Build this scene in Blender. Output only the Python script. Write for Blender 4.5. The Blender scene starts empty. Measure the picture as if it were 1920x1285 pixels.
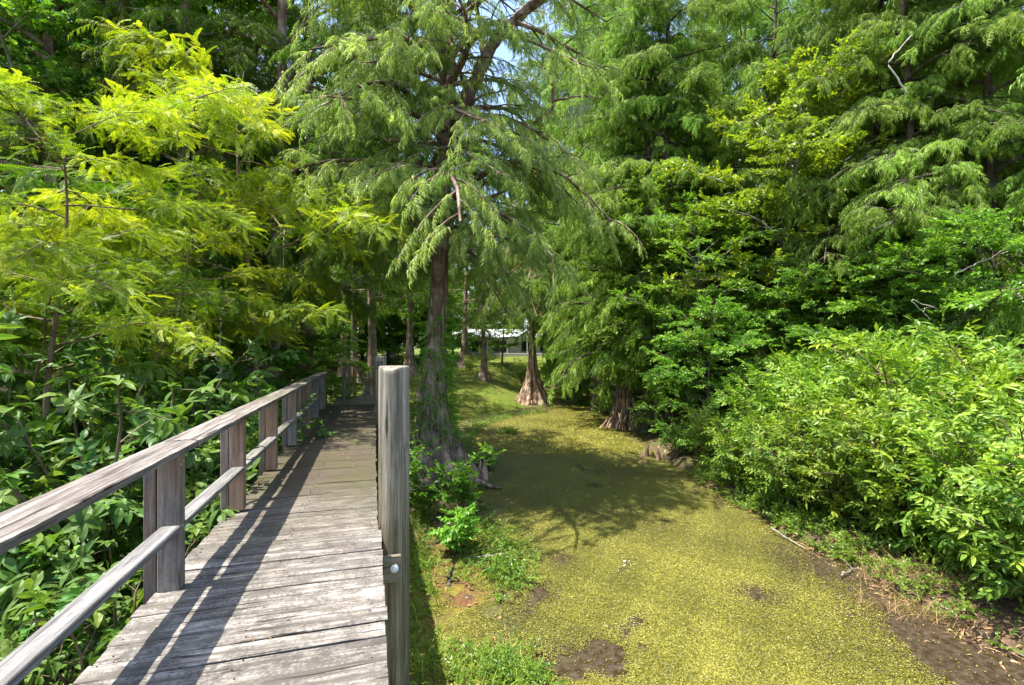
import bpy, math, random
import numpy as np
from math import radians as R, sin, cos, pi

S = bpy.context.scene
C = S.collection

# ------------------------------------------------------------------ camera, sky, sun, exposure
CZ, FPX, HZ, YAW = 3.55, 900.0, 652.0, R(16.7)      # water z = 0, deck z = 2.0
DECK = 2.0
cam_d = bpy.data.cameras.new('camera'); cam = bpy.data.objects.new('camera', cam_d); C.objects.link(cam)
cam_d.sensor_width = 36; cam_d.lens = 36*FPX/1920; cam_d.shift_y = 0.005
cam_d.clip_start = 0.05; cam_d.clip_end = 3000
cam.location = (0, 0, CZ); cam.rotation_euler = (R(90), 0, -YAW)
S.camera = cam

w = bpy.data.worlds.new('World'); S.world = w; w.use_nodes = True
wn = w.node_tree.nodes; wl = w.node_tree.links
sky = wn.new('ShaderNodeTexSky'); sky.sky_type = 'NISHITA'; sky.sun_disc = False
SUN_EL = R(70.0)
sky.sun_elevation = SUN_EL; sky.sun_rotation = R(-90); sky.dust_density = 1.6; sky.air_density = 1.0
bg = wn['Background']; bg.inputs['Strength'].default_value = 0.13
wl.new(sky.outputs['Color'], bg.inputs['Color'])

sun_d = bpy.data.lights.new('sun', 'SUN'); sun = bpy.data.objects.new('sun', sun_d); C.objects.link(sun)
sun_d.energy = 4.1; sun_d.angle = R(0.5); sun_d.color = (1.0, 0.95, 0.86)
sun.rotation_euler = (0, -(pi/2-SUN_EL), 0); sun.location = (-20, 0, 40)

S.view_settings.view_transform = 'Standard'; S.view_settings.look = 'None'
S.view_settings.exposure = 1.88; S.view_settings.gamma = 1.0
S.render.engine = 'CYCLES'
S.cycles.max_bounces = 7; S.cycles.diffuse_bounces = 3; S.cycles.glossy_bounces = 2
S.cycles.transmission_bounces = 4; S.cycles.transparent_max_bounces = 4
S.cycles.sample_clamp_indirect = 6

# ------------------------------------------------------------------ pixel <-> world helpers (photo pixels, metres)
def at(px, d, py=None):
    r = (px-960)/FPX
    x = d*(sin(YAW)+r*cos(YAW)); y = d*(cos(YAW)-r*sin(YAW))
    return np.array([x, y, CZ-(py-HZ)/FPX*d if py is not None else 0.0])
def on(px, py, z=0.0):
    d = (CZ-z)*FPX/(py-HZ)
    p = at(px, d); p[2] = z; return p

# ------------------------------------------------------------------ terrain
L_EDGE = [(1040,1420),(1000,1285),(960,1180),(985,1090),(960,1030),(905,970),(893,880),(885,835),(905,800),(960,782),(1030,772),(1040,755),(1010,735),(1040,722)]
R_EDGE = [(1125,722),(1130,745),(1122,775),(1140,800),(1190,832),(1300,893),(1400,958),(1500,1015),(1620,1078),(1780,1168),(1920,1245),(2120,1345)]
def spl(pts):
    return [on(*p)[:2] for p in pts]
_l = spl(L_EDGE); _r = spl(R_EDGE)
CANAL = np.array([(1.4,-30.0),(1.4,1.5)] + _l + _r + [(6.5,2.0),(9.0,-30.0)])
def seg_dist(P, poly):
    P = np.asarray(P, float); best = np.full(len(P), 1e9); inside = np.zeros(len(P), bool)
    n = len(poly)
    for i in range(n):
        a, b = poly[i], poly[(i+1) % n]
        ab = b-a; t = np.clip(((P-a)@ab)/max(ab@ab, 1e-9), 0, 1)
        q = a+t[:, None]*ab; best = np.minimum(best, np.hypot(*(P-q).T))
        c = ((a[1] > P[:, 1]) != (b[1] > P[:, 1]))
        with np.errstate(divide='ignore', invalid='ignore'):
            xi = (b[0]-a[0])*(P[:, 1]-a[1])/(b[1]-a[1])+a[0]
        inside ^= c & (P[:, 0] < xi)
    return np.where(inside, -best, best)
def sm(a, b, x):
    t = np.clip((x-a)/(b-a), 0, 1); return t*t*(3-2*t)
def wob(x, y, s=1.0, k=0):
    return (np.sin(x*1.7*s+1.3+k)*np.cos(y*1.3*s-.4+k*2)+.6*np.sin(x*3.1*s+y*2.3*s+2+k)+.4*np.cos(x*5.3*s-y*6.1*s+k*3))/2
def ground_z(x, y):
    x = np.atleast_1d(np.asarray(x, float)); y = np.atleast_1d(np.asarray(y, float))
    s = seg_dist(np.stack([x, y], 1), CANAL)
    s = s+.22*wob(x, y, 1.4)
    ramp = 2.25*sm(18, 56, y)
    marsh = (1-sm(7.5, 11, y))*(1-sm(3.2, 4.6, x))*sm(-5, -1, x)
    base = .22*(1-marsh)+.045*marsh+ramp+.05*wob(x, y, .9)+.02*wob(x, y, 4)
    hi = np.where(marsh > .5, .02, 0)
    return -.5+(base+.5-hi)*sm(-.9, .55+5*sm(13, 24, y), s)
def gz(x, y): return float(ground_z(x, y)[0])
def foot(px, d):
    p = at(px, d); p[2] = gz(p[0], p[1]); return p

# ------------------------------------------------------------------ object helpers
def link(o, parent=None):
    C.objects.link(o)
    if parent is not None: o.parent = parent
    return o
def tag(o, label, cat, group=None, kind=None):
    if label: o['label'] = label
    if cat: o['category'] = cat
    if group: o['group'] = group
    if kind: o['kind'] = kind
    return o
def thing(name, label, cat, loc=(0, 0, 0), rz=0, scale=1.0, group=None):
    o = bpy.data.objects.new(name, None); o.empty_display_size = .2
    o.location = [float(v) for v in loc]; o.rotation_euler = (0, 0, rz); o.scale = (scale,)*3 if np.isscalar(scale) else scale
    return tag(link(o), label, cat, group)
class Acc:
    def __init__(s): s.V, s.Q, s.T, s.n = [], [], [], 0
    def add(s, V, Q, T=None):
        V = np.asarray(V, float).reshape(-1, 3); Q = np.asarray(Q, np.int64).reshape(-1, 4)
        s.V.append(V); s.Q.append(Q+s.n); s.T.append(np.zeros(len(V)) if T is None else np.broadcast_to(np.asarray(T, float), (len(V),)))
        s.n += len(V)
    def mesh(s, name, mat, smooth=False):
        V = np.concatenate(s.V); Q = np.concatenate(s.Q); T = np.concatenate(s.T)
        m = bpy.data.meshes.new(name); m.from_pydata(V.astype(np.float32), [], Q.astype(np.int32))
        a = m.attributes.new('tint', 'FLOAT', 'POINT'); a.data.foreach_set('value', T.astype(np.float32))
        m.polygons.foreach_set('use_smooth', np.full(len(Q), smooth))
        m.materials.append(mat); m.update()
        return m
    def obj(s, name, mat, parent=None, smooth=False):
        return link(bpy.data.objects.new(name, s.mesh(name, mat, smooth)), parent)
def norm(v): return v/np.maximum(np.linalg.norm(v, axis=-1, keepdims=True), 1e-9)
def tube(acc, P, rad, k=6, tint=0.0, cap=True):
    P = np.asarray(P, float); n = len(P); rad = np.broadcast_to(np.asarray(rad, float), (n,))
    tan = norm(np.gradient(P, axis=0)); ref = np.array([1., 0, 0]) if abs(tan[0][2]) > .8 else np.array([0, 0, 1.])
    a = norm(np.cross(tan, ref)); b = np.cross(tan, a)
    th = np.arange(k)*2*pi/k
    V = P[:, None]+rad[:, None, None]*(np.cos(th)[None, :, None]*a[:, None]+np.sin(th)[None, :, None]*b[:, None])
    i, j = np.meshgrid(np.arange(n-1), np.arange(k), indexing='ij'); j2 = (j+1) % k
    Q = np.stack([i*k+j, i*k+j2, (i+1)*k+j2, (i+1)*k+j], -1).reshape(-1, 4)
    V = V.reshape(-1, 3)
    if cap:
        V = np.concatenate([V, P[-1:], P[:1]]); t = n*k
        cq = [[(n-1)*k+q, (n-1)*k+(q+1) % k, (n-1)*k+(q+2) % k, t] for q in range(0, k, 2)]
        cb = [[(q+2) % k, (q+1) % k, q, t+1] for q in range(0, k, 2)]
        if k % 2 == 0: Q = np.concatenate([Q, cq, cb])
    acc.add(V, Q, tint)
def box(acc, c, s, bev=.004, tint=0.0, rot=0.0, jit=0.0, rng=None):
    """bevelled box: centre, full sizes"""
    hx, hy, hz = [v/2 for v in s]; b = min(bev, hx*.8, hy*.8, hz*.8); V = []; 
    for z, ins in ((-hz, b), (-hz+b, 0), (hz-b, 0), (hz, b)):
        X, Y = hx-ins, hy-ins
        V += [(X-b, -Y, z), (X, -Y+b, z), (X, Y-b, z), (X-b, Y, z), (-X+b, Y, z), (-X, Y-b, z), (-X, -Y+b, z), (-X+b, -Y, z)]
    Q = []
    for l in range(3):
        for q in range(8): Q.append([l*8+q, l*8+(q+1) % 8, l*8+8+(q+1) % 8, l*8+8+q])
    for o, f in ((0, True), (24, False)):
        for q in ([7, 0, 1, 6], [6, 1, 2, 5], [5, 2, 3, 4]):
            r = [o+i for i in q]; Q.append(r[::-1] if f else r)
    V = np.array(V)
    if rng is not None and jit: V = V+rng.normal(0, jit, V.shape)
    cr, sr = cos(rot), sin(rot); V = np.stack([V[:, 0]*cr-V[:, 1]*sr, V[:, 0]*sr+V[:, 1]*cr, V[:, 2]], 1)
    acc.add(V+np.asarray(c, float), Q, tint)

# ------------------------------------------------------------------ materials
class M:
    def __init__(s, name):
        s.m = bpy.data.materials.new(name); s.m.use_nodes = True; s.t = s.m.node_tree; s.b = s.t.nodes['Principled BSDF']; s.out = s.t.nodes['Material Output']
    def n(s, typ, **kw):
        nd = s.t.nodes.new('ShaderNode'+typ)
        for k, v in kw.items():
            if k.startswith('i_'): nd.inputs[k[2:].replace('_', ' ')].default_value = v
            else: setattr(nd, k, v)
        return nd
    def l(s, a, b): s.t.links.new(a, b)
    def coord(s, scale=(1, 1, 1), kind='Object', add=None):
        tc = s.n('TexCoord'); mp = s.n('Mapping'); mp.inputs['Scale'].default_value = scale
        src = tc.outputs[kind]
        if add is not None:
            v = s.n('VectorMath', operation='ADD'); s.l(src, v.inputs[0]); s.l(add, v.inputs[1]); src = v.outputs[0]
        s.l(src, mp.inputs[0]); return mp.outputs[0]
    def noise(s, vec, scale, detail=4, rough=.55, dist=0):
        nd = s.n('TexNoise'); nd.inputs['Scale'].default_value = scale; nd.inputs['Detail'].default_value = detail
        nd.inputs['Roughness'].default_value = rough; nd.inputs['Distortion'].default_value = dist
        s.l(vec, nd.inputs['Vector']); return nd.outputs['Fac']
    def vor(s, vec, scale, out='Distance'):
        nd = s.n('TexVoronoi'); nd.inputs['Scale'].default_value = scale; s.l(vec, nd.inputs['Vector']); return nd.outputs[out]
    def ramp(s, fac, stops):
        nd = s.n('ValToRGB'); e = nd.color_ramp.elements
        while len(e) < len(stops): e.new(.5)
        for el, (p, c) in zip(e, stops):
            el.position = p; el.color = (*c, 1) if hasattr(c, '__len__') else (c, c, c, 1)
        s.l(fac, nd.inputs[0]); return nd.outputs[0]
    def mix(s, fac, a, b, mode='MIX'):
        nd = s.n('Mix', data_type='RGBA', blend_type=mode)
        for v, idx in ((fac, 0), (a, 6), (b, 7)):
            if hasattr(v, 'is_output'): s.l(v, nd.inputs[idx])
            elif idx == 0: nd.inputs[0].default_value = v
            else: nd.inputs[idx].default_value = (*v, 1)
        return nd.outputs[2]
    def math(s, op, a, b=None, clamp=False):
        nd = s.n('Math', operation=op, use_clamp=clamp)
        for i, v in enumerate((a, b)):
            if v is None: continue
            if hasattr(v, 'is_output'): s.l(v, nd.inputs[i])
            else: nd.inputs[i].default_value = v
        return nd.outputs[0]
    def attr(s, name='tint'):
        return s.n('Attribute', attribute_name=name).outputs['Fac']
    def bump(s, h, strength=.5, dist=.01):
        nd = s.n('Bump'); nd.inputs['Strength'].default_value = strength; nd.inputs['Distance'].default_value = dist
        s.l(h, nd.inputs['Height']); s.l(nd.outputs[0], s.b.inputs['Normal']); return nd
    def base(s, c, rough=.8, spec=.3):
        if hasattr(c, 'is_output'): s.l(c, s.b.inputs['Base Color'])
        else: s.b.inputs['Base Color'].default_value = (*c, 1)
        if hasattr(rough, 'is_output'): s.l(rough, s.b.inputs['Roughness'])
        else: s.b.inputs['Roughness'].default_value = rough
        s.b.inputs['Specular IOR Level'].default_value = spec

def leaf_mat(name, dark, mid, light, trans=.4, rough=.45, spec=.35, hue_var=.02, tcol=(1.25, 1.3, .5)):
    m = M(name)
    col = m.ramp(m.attr(), [(0.0, dark), (.5, mid), (1.0, light)])
    oi = m.n('ObjectInfo'); h = m.n('HueSaturation'); m.l(col, h.inputs['Color'])
    m.l(m.math('ADD', m.math('MULTIPLY', oi.outputs['Random'], hue_var*2), .5-hue_var), h.inputs['Hue'])
    m.l(m.math('ADD', m.math('MULTIPLY', oi.outputs['Random'], .35), .82), h.inputs['Value'])
    col = h.outputs[0]
    m.base(col, rough, spec)
    tr = m.n('BsdfTranslucent'); m.l(m.mix(1.0, col, tcol, 'MULTIPLY'), tr.inputs['Color'])
    ms = m.n('MixShader'); ms.inputs[0].default_value = trans
    m.l(m.b.outputs[0], ms.inputs[1]); m.l(tr.outputs[0], ms.inputs[2]); m.l(ms.outputs[0], m.out.inputs['Surface'])
    return m.m
LEAF = dict(
    lime=leaf_mat('cypress_fresh_needles', (.05, .13, .012), (.195, .305, .016), (.46, .51, .035), .45, tcol=(1.3, 1.3, .4), hue_var=.006),
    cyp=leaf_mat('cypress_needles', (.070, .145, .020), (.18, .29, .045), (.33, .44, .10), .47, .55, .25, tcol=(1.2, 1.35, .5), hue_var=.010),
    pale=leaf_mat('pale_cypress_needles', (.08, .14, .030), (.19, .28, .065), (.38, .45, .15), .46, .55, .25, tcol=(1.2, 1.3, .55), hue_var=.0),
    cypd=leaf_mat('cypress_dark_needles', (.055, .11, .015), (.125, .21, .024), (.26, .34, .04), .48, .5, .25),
    broad=leaf_mat('maple_leaves', (.055, .145, .016), (.14, .275, .028), (.29, .44, .05), .48, .4, .4),
    gold=leaf_mat('golden_gum_leaves', (.09, .16, .013), (.21, .30, .02), (.38, .43, .04), .45, .4, .4),  # yellower foliage colour than the maple leaves
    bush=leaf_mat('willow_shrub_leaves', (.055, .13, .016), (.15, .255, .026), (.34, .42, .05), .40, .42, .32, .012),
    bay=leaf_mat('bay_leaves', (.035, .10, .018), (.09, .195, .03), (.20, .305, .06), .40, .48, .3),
    fresh=leaf_mat('seedling_leaves', (.045, .12, .015), (.105, .21, .022), (.23, .33, .045), .45, .4, .4),
    grass=leaf_mat('marsh_grass_blades', (.07, .13, .015), (.15, .24, .025), (.30, .36, .05), .35, .5, .3),
    dry=leaf_mat('dry_reed_stems', (.15, .085, .045), (.30, .18, .09), (.45, .33, .17), .2, .7, .2, tcol=(1, 1, 1)),
    moss=leaf_mat('spanish_moss', (.13, .14, .10), (.22, .23, .17), (.33, .34, .26), .3, .8, .1, tcol=(1, 1, 1)),
    weed=leaf_mat('duckweed_fronds', (.045, .047, .008), (.143, .136, .014), (.30, .272, .05), .12, .45, .35, .0),
)
def bark_mat(name, a, b, c, sc=(16, 16, 1.6), bump=.9, moss=0.0):
    m = M(name); v = m.coord(sc); g = m.noise(v, 1, 8, .68, .4); v2 = m.coord((3, 3, 2)); p = m.noise(v2, 1, 4)
    col = m.ramp(g, [(.28, a), (.5, b), (.72, c)])
    col = m.mix(m.ramp(p, [(.45, 0), (.7, .55)]), col, tuple(min(1, x*1.5+.03) for x in c))
    if moss: col = m.mix(m.ramp(m.noise(v2, 1.7, 5), [(.5, 0), (.62, moss)]), col, (.07, .11, .02))
    m.base(col, .9, .15); m.bump(g, bump, .03); return m.m
BARK = dict(
    cyp=bark_mat('cypress_bark', (.035, .024, .018), (.17, .115, .085), (.38, .30, .24)),
    big=bark_mat('dark_ridged_bark', (.022, .015, .011), (.11, .075, .055), (.34, .26, .20), (14, 14, 1.2), 1.0),
    red=bark_mat('cypress_buttress_bark', (.03, .018, .012), (.20, .12, .075), (.44, .33, .25), (9, 9, .8)),
    grey=bark_mat('grey_bark', (.06, .052, .045), (.17, .155, .135), (.34, .32, .29), (12, 12, 2.5), .6, .35),
    dark=bark_mat('dark_bark', (.02, .016, .012), (.065, .05, .04), (.15, .125, .10)),
    pale=bark_mat('pale_dead_wood', (.16, .14, .12), (.34, .31, .27), (.55, .52, .48), (14, 14, 2), .4),
    twig=bark_mat('brown_twigs', (.05, .035, .02), (.13, .09, .055), (.24, .18, .12)),
)
def wood_mat(name, sc, dark, mid, pale, moss=0, warm=0, crack=.5, worn=.5, algae=0):
    """weathered timber: grain runs along the axis with the small scale"""
    m = M(name)
    t = m.attr(); cv = m.n('CombineXYZ')
    for i, k in enumerate((17.3, 31.7, 11.1)): m.l(m.math('MULTIPLY', t, k), cv.inputs[i])
    off = cv.outputs[0]
    v = m.coord(sc, add=off); iso = m.coord((1, 1, 1), add=off); pos = m.coord((1, 1, 1))
    g = m.noise(v, 1, 10, .7, .35); fine = m.noise(m.coord(tuple(x*3.2 for x in sc), add=off), 1, 6, .7)
    blot = m.noise(iso, 5.5, 7, .68); big = m.noise(pos, 1.3, 4, .6); spk = m.noise(iso, 55, 3, .7)
    gg = m.math('ADD', m.math('MULTIPLY', g, .6), m.math('MULTIPLY', fine, .4))
    col = m.ramp(gg, [(.37, dark), (.50, mid), (.62, pale)])
    # grey-black mould in random blotches; pale where the sun has bleached it
    mould = m.ramp(m.math('ADD', m.math('MULTIPLY', blot, .6), m.math('MULTIPLY', spk, .4)), [(.44, worn), (.60, 0)])
    col = m.mix(mould, col, tuple(x*.36 for x in mid))
    ck = m.ramp(m.noise(m.coord(tuple(x*1.6 for x in sc), add=off), 1, 3, .5, .6), [(.30, 1), (.36, 0)])
    col = m.mix(m.math('MULTIPLY', ck, crack), col, tuple(x*.35 for x in dark))
    tv = m.n('HueSaturation'); m.l(col, tv.inputs['Color']); m.l(m.math('ADD', m.math('MULTIPLY', m.n('TexWhiteNoise', noise_dimensions='1D').outputs[0], 0), m.math('ADD', m.math('MULTIPLY', m.math('FRACT', m.math('MULTIPLY', t, 7.7)), .35), .82)), tv.inputs['Value'])
    col = tv.outputs[0]
    if warm: col = m.mix(m.ramp(m.noise(iso, 2.2, 3), [(.42, 0), (.62, warm)]), col, (.30, .17, .10))
    if algae:
        sz = m.n('SeparateXYZ'); m.l(pos, sz.inputs[0]); lo = m.n('MapRange'); lo.inputs[1].default_value = 2.75; lo.inputs[2].default_value = 1.9
        m.l(m.math('ADD', sz.outputs[2], m.math('MULTIPLY', m.math('SUBTRACT', g, .5), 2.2)), lo.inputs[0])
        col = m.mix(m.math('MULTIPLY', lo.outputs[0], .8), col, m.ramp(gg, [(.34, (.03, .026, .012)), (.5, (.12, .105, .052)), (.64, (.24, .21, .12))]))
        kn = m.vor(m.coord((2.2, 2.2, 1.5), add=off), 1.0); col = m.mix(m.ramp(kn, [(.06, .85), (.13, 0)]), col, (.05, .04, .03))
    if moss:
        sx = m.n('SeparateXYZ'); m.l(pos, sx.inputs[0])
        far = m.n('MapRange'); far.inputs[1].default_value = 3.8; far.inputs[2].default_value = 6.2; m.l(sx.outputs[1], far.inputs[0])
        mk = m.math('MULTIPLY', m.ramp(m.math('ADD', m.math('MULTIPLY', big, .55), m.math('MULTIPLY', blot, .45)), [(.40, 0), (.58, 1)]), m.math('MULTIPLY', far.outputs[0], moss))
        far_brown = m.math('MULTIPLY', far.outputs[0], .9 if name.startswith('weathered_deck') else .25)  # timber colour goes dark brown towards the far end, strongest on the deck
        col = m.mix(far_brown, col, m.mix(gg, (.022, .015, .010), (.10, .072, .055)))
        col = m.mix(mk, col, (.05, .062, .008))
    m.base(col, .88, .2)
    h = m.math('SUBTRACT', gg, m.math('MULTIPLY', ck, .5)); m.bump(h, .8, .012)
    return m.m
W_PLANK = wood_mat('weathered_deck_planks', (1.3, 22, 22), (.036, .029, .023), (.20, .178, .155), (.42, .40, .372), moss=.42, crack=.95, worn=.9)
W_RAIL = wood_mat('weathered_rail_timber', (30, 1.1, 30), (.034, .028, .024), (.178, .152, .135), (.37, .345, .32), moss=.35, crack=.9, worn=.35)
W_LOW = wood_mat('silver_rail_timber', (34, 1.3, 34), (.06, .056, .056), (.175, .168, .165), (.31, .305, .30), moss=.25, crack=.6, worn=.25)
W_POST = wood_mat('grey_post_timber', (22, 22, 1.1), (.07, .058, .049), (.18, .157, .135), (.285, .26, .23), warm=.35, crack=.5, worn=.35)
W_BROWN = wood_mat('brown_post_timber', (20, 20, 1.0), (.07, .042, .03), (.20, .135, .10), (.31, .235, .19), warm=.6, crack=.6, worn=.3)
W_PILE = wood_mat('silver_piling_timber', (17, 17, .7), (.065, .052, .036), (.205, .183, .145), (.34, .315, .265), crack=.95, algae=1, worn=.2)
W_BEAM = wood_mat('green_treated_timber', (2, 18, 18), (.09, .075, .05), (.22, .19, .13), (.36, .33, .26), crack=.5, worn=.3)
W_TAN = wood_mat('tan_landing_timber', (14, 2.0, 14), (.12, .075, .05), (.26, .18, .125), (.38, .29, .22), crack=.5, worn=.3)
W_YEL = wood_mat('yellow_post_timber', (16, 16, 1.2), (.16, .11, .03), (.30, .22, .06), (.42, .33, .12), crack=.5, worn=.3)
def flat(name, c, rough=.5, metal=0, spec=.4, var=.25):
    m = M(name); n = m.noise(m.coord(), 9, 5, .6)
    m.base(m.ramp(n, [(.3, tuple(x*(1-var) for x in c)), (.7, c)]), rough, spec); m.b.inputs['Metallic'].default_value = metal; return m.m
STEEL = flat('galvanised_steel', (.85, .88, .92), .45, .1)
BLACKM = flat('black_painted_metal', (.02, .02, .02), .4)

def ground_mat():
    m = M('ground_soil'); v = m.coord(); lawn = m.attr('lawn'); marsh = m.attr('marsh')
    n1 = m.noise(v, .9, 6, .6); n2 = m.noise(v, 7, 6, .65); n3 = m.noise(v, 38, 4, .7)
    lit = m.ramp(m.math('ADD', m.math('MULTIPLY', n2, .5), m.math('MULTIPLY', n3, .5)), [(.35, (.035, .022, .014)), (.5, (.10, .065, .04)), (.65, (.22, .155, .10))])
    lit = m.mix(m.ramp(n1, [(.45, 0), (.6, .6)]), lit, (.055, .085, .014))
    gr = m.ramp(m.math('ADD', m.math('MULTIPLY', n3, .6), m.math('MULTIPLY', n1, .4)), [(.36, (.04, .065, .008)), (.5, (.10, .135, .012)), (.64, (.18, .20, .024))])
    gr = m.mix(m.ramp(m.math('ADD', m.math('MULTIPLY', n2, .5), m.math('MULTIPLY', n1, .5)), [(.50, 0), (.60, .8)]), gr, (.085, .06, .03))
    ms = m.ramp(m.math('ADD', m.math('MULTIPLY', n2, .6), m.math('MULTIPLY', n3, .4)), [(.34, (.06, .04, .025)), (.45, (.11, .078, .025)), (.55, (.18, .15, .02)), (.66, (.19, .19, .028))])
    ms = m.mix(m.ramp(m.noise(v, 1.7, 5, .6), [(.50, 0), (.60, .8)]), ms, m.ramp(n3, [(.35, (.05, .02, .012)), (.65, (.24, .10, .055))]))
    ms = m.mix(m.ramp(m.noise(v, 2.6, 4, .6), [(.60, 0), (.68, .8)]), ms, (.055, .045, .042))
    col = m.mix(lawn, lit, gr); col = m.mix(marsh, col, ms)
    m.base(col, .9, .2); m.bump(m.math('ADD', n3, m.math('MULTIPLY', n2, 1.5)), .8, .05); return m.m
def water_mat():
    m = M('duckweed_water'); v = m.coord(); cov = m.attr('cover')
    n1 = m.noise(v, 2.2, 6, .65, .3); n2 = m.noise(v, 11, 5, .6)
    vc = m.n('TexVoronoi'); vc.inputs['Scale'].default_value = 34; m.l(v, vc.inputs['Vector'])
    vd = m.n('TexVoronoi'); vd.inputs['Scale'].default_value = 60; m.l(v, vd.inputs['Vector'])
    sep = m.n('SeparateXYZ'); m.l(vc.outputs['Color'], sep.inputs[0])
    th = m.math('ADD', m.math('ADD', m.math('MULTIPLY', n1, .55), m.math('MULTIPLY', n2, .35)), m.math('MULTIPLY', sep.outputs[0], .28))
    mask = m.ramp(m.math('SUBTRACT', m.math('ADD', cov, .35), th), [(.48, 0), (.53, 1)])
    c1 = m.ramp(sep.outputs[1], [(0, (.03, .028, .007)), (.5, (.09, .083, .009)), (1, (.17, .155, .022))])
    c1 = m.mix(m.ramp(vd.outputs['Distance'], [(.30, 0), (.62, .7)]), c1, (.035, .03, .010))
    c1 = m.mix(m.ramp(m.noise(v, .45, 3), [(.4, 0), (.65, .45)]), c1, (.09, .115, .012))
    col = m.mix(mask, m.ramp(n2, [(.38, (.028, .018, .009)), (.68, (.070, .052, .040))]), c1)
    m.base(col, m.math('ADD', m.math('MULTIPLY', mask, .45), .12), .5)
    m.bump(m.math('MULTIPLY', mask, m.math('ADD', 1.0, m.math('MULTIPLY', vd.outputs['Distance'], -1))), .5, .012); return m.m

# ------------------------------------------------------------------ the setting: ground and water
def axis(*segs):
    out = []
    for a, b, st in segs: out.append(np.arange(a, b, st))
    out.append([segs[-1][1]]); return np.concatenate(out)
def sheet(xs, ys):
    X, Y = np.meshgrid(xs, ys); nx, ny = len(xs), len(ys)
    i, j = np.meshgrid(np.arange(ny-1), np.arange(nx-1), indexing='ij')
    Q = np.stack([i*nx+j, i*nx+j+1, (i+1)*nx+j+1, (i+1)*nx+j], -1).reshape(-1, 4); return X.ravel(), Y.ravel(), Q
X, Y, Q = sheet(axis((-600, -100, 100), (-100, -30, 5), (-30, -8, .8), (-8, 16, .13), (16, 45, .8), (45, 120, 5), (120, 620, 100)),
                axis((-300, -30, 60), (-30, -2, 2), (-2, 22, .13), (22, 60, .5), (60, 130, 5), (130, 900, 110)))
Z = np.concatenate([ground_z(X[i:i+20000], Y[i:i+20000]) for i in range(0, len(X), 20000)])
a = Acc(); a.add(np.stack([X, Y, Z], 1), Q)
go = a.obj('ground', ground_mat(), smooth=True); tag(go, 'leaf litter forest floor, mossy marsh edge and dappled lawn', 'ground', kind='structure')
sd = np.concatenate([seg_dist(np.stack([X, Y], 1)[i:i+20000], CANAL) for i in range(0, len(X), 20000)])
lawn_line = at(640, 1)[:2]; ang = np.arctan2(X, Y)       # the mown strip between the left trees and the canal
lawn = sm(13, 17, Y)*sm(-.10, -.04, ang)*(1-sm(.36, .44, ang))
marsh = (1-sm(7.5, 10.5, Y))*sm(-1.5, -.6, X)*(1-sm(4.0, 5.0, X))
for nm, val in (('lawn', lawn), ('marsh', marsh)):
    at_ = go.data.attributes.new(nm, 'FLOAT', 'POINT'); at_.data.foreach_set('value', val.astype(np.float32))
def cover_fn(x, y):
    s = seg_dist(np.stack([x, y], 1), CANAL)
    right = np.array(_r); # distance to right bank: thinner weed near the muddy near-right edge
    dr = np.full(len(x), 1e9)
    P = np.stack([x, y], 1)
    for i in range(len(right)-1):
        A, B = right[i], right[i+1]; ab = B-A; t = np.clip(((P-A)@ab)/(ab@ab), 0, 1); dr = np.minimum(dr, np.hypot(*(P-A-t[:, None]*ab).T))
    near = 1-sm(5.6, 8.6, y)
    c = 1.02-.50*near*(1-sm(.25, 1.7, dr*.8+.45*wob(x, y, 1.1)))
    fl = x*.83-y*.55; ac = x*.55+y*.83
    c = c-.42*sm(.30, .85, wob(ac*.5, fl*1.5, 1.0, 2))*(1-sm(12, 16, y))
    for (hx, hy, hr) in HOLES:
        c = c-.75*np.exp(-((x-hx)**2+((y-hy)*.9)**2)/hr**2)
    return np.clip(c, 0, 1.1)
HOLES = [(*on(1085, 1232)[:2], .34), (*on(1170, 1185)[:2], .16), (*on(1150, 1255)[:2], .22), (*on(1205, 1215)[:2], .1), (*on(1115, 910)[:2], .22), (*on(1050, 1048)[:2], .25), (*on(1420, 1115)[:2], .3), (*on(1010, 1112)[:2], .3), (*on(1140, 1218)[:2], .2), (*on(1060, 1262)[:2], .2), (*on(1200, 1165)[:2], .14), (*on(1810, 1235)[:2], .5), (*on(1720, 1185)[:2], .28), (*on(1900, 1280)[:2], .6)]
X, Y, Q = sheet(np.arange(-1, 26, .22), np.arange(-30, 62, .22))
a = Acc(); a.add(np.stack([X, Y, np.zeros_like(X)], 1), Q)
keep = seg_dist(np.stack([X, Y], 1)[Q].mean(1), CANAL) < 1.6
a.Q[0] = a.Q[0][keep]
wo = a.obj('water', water_mat()); tag(wo, 'canal water under a mat of yellow-green duckweed', 'water', kind='structure')
at_ = wo.data.attributes.new('cover', 'FLOAT', 'POINT'); at_.data.foreach_set('value', cover_fn(X, Y).astype(np.float32))

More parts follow.
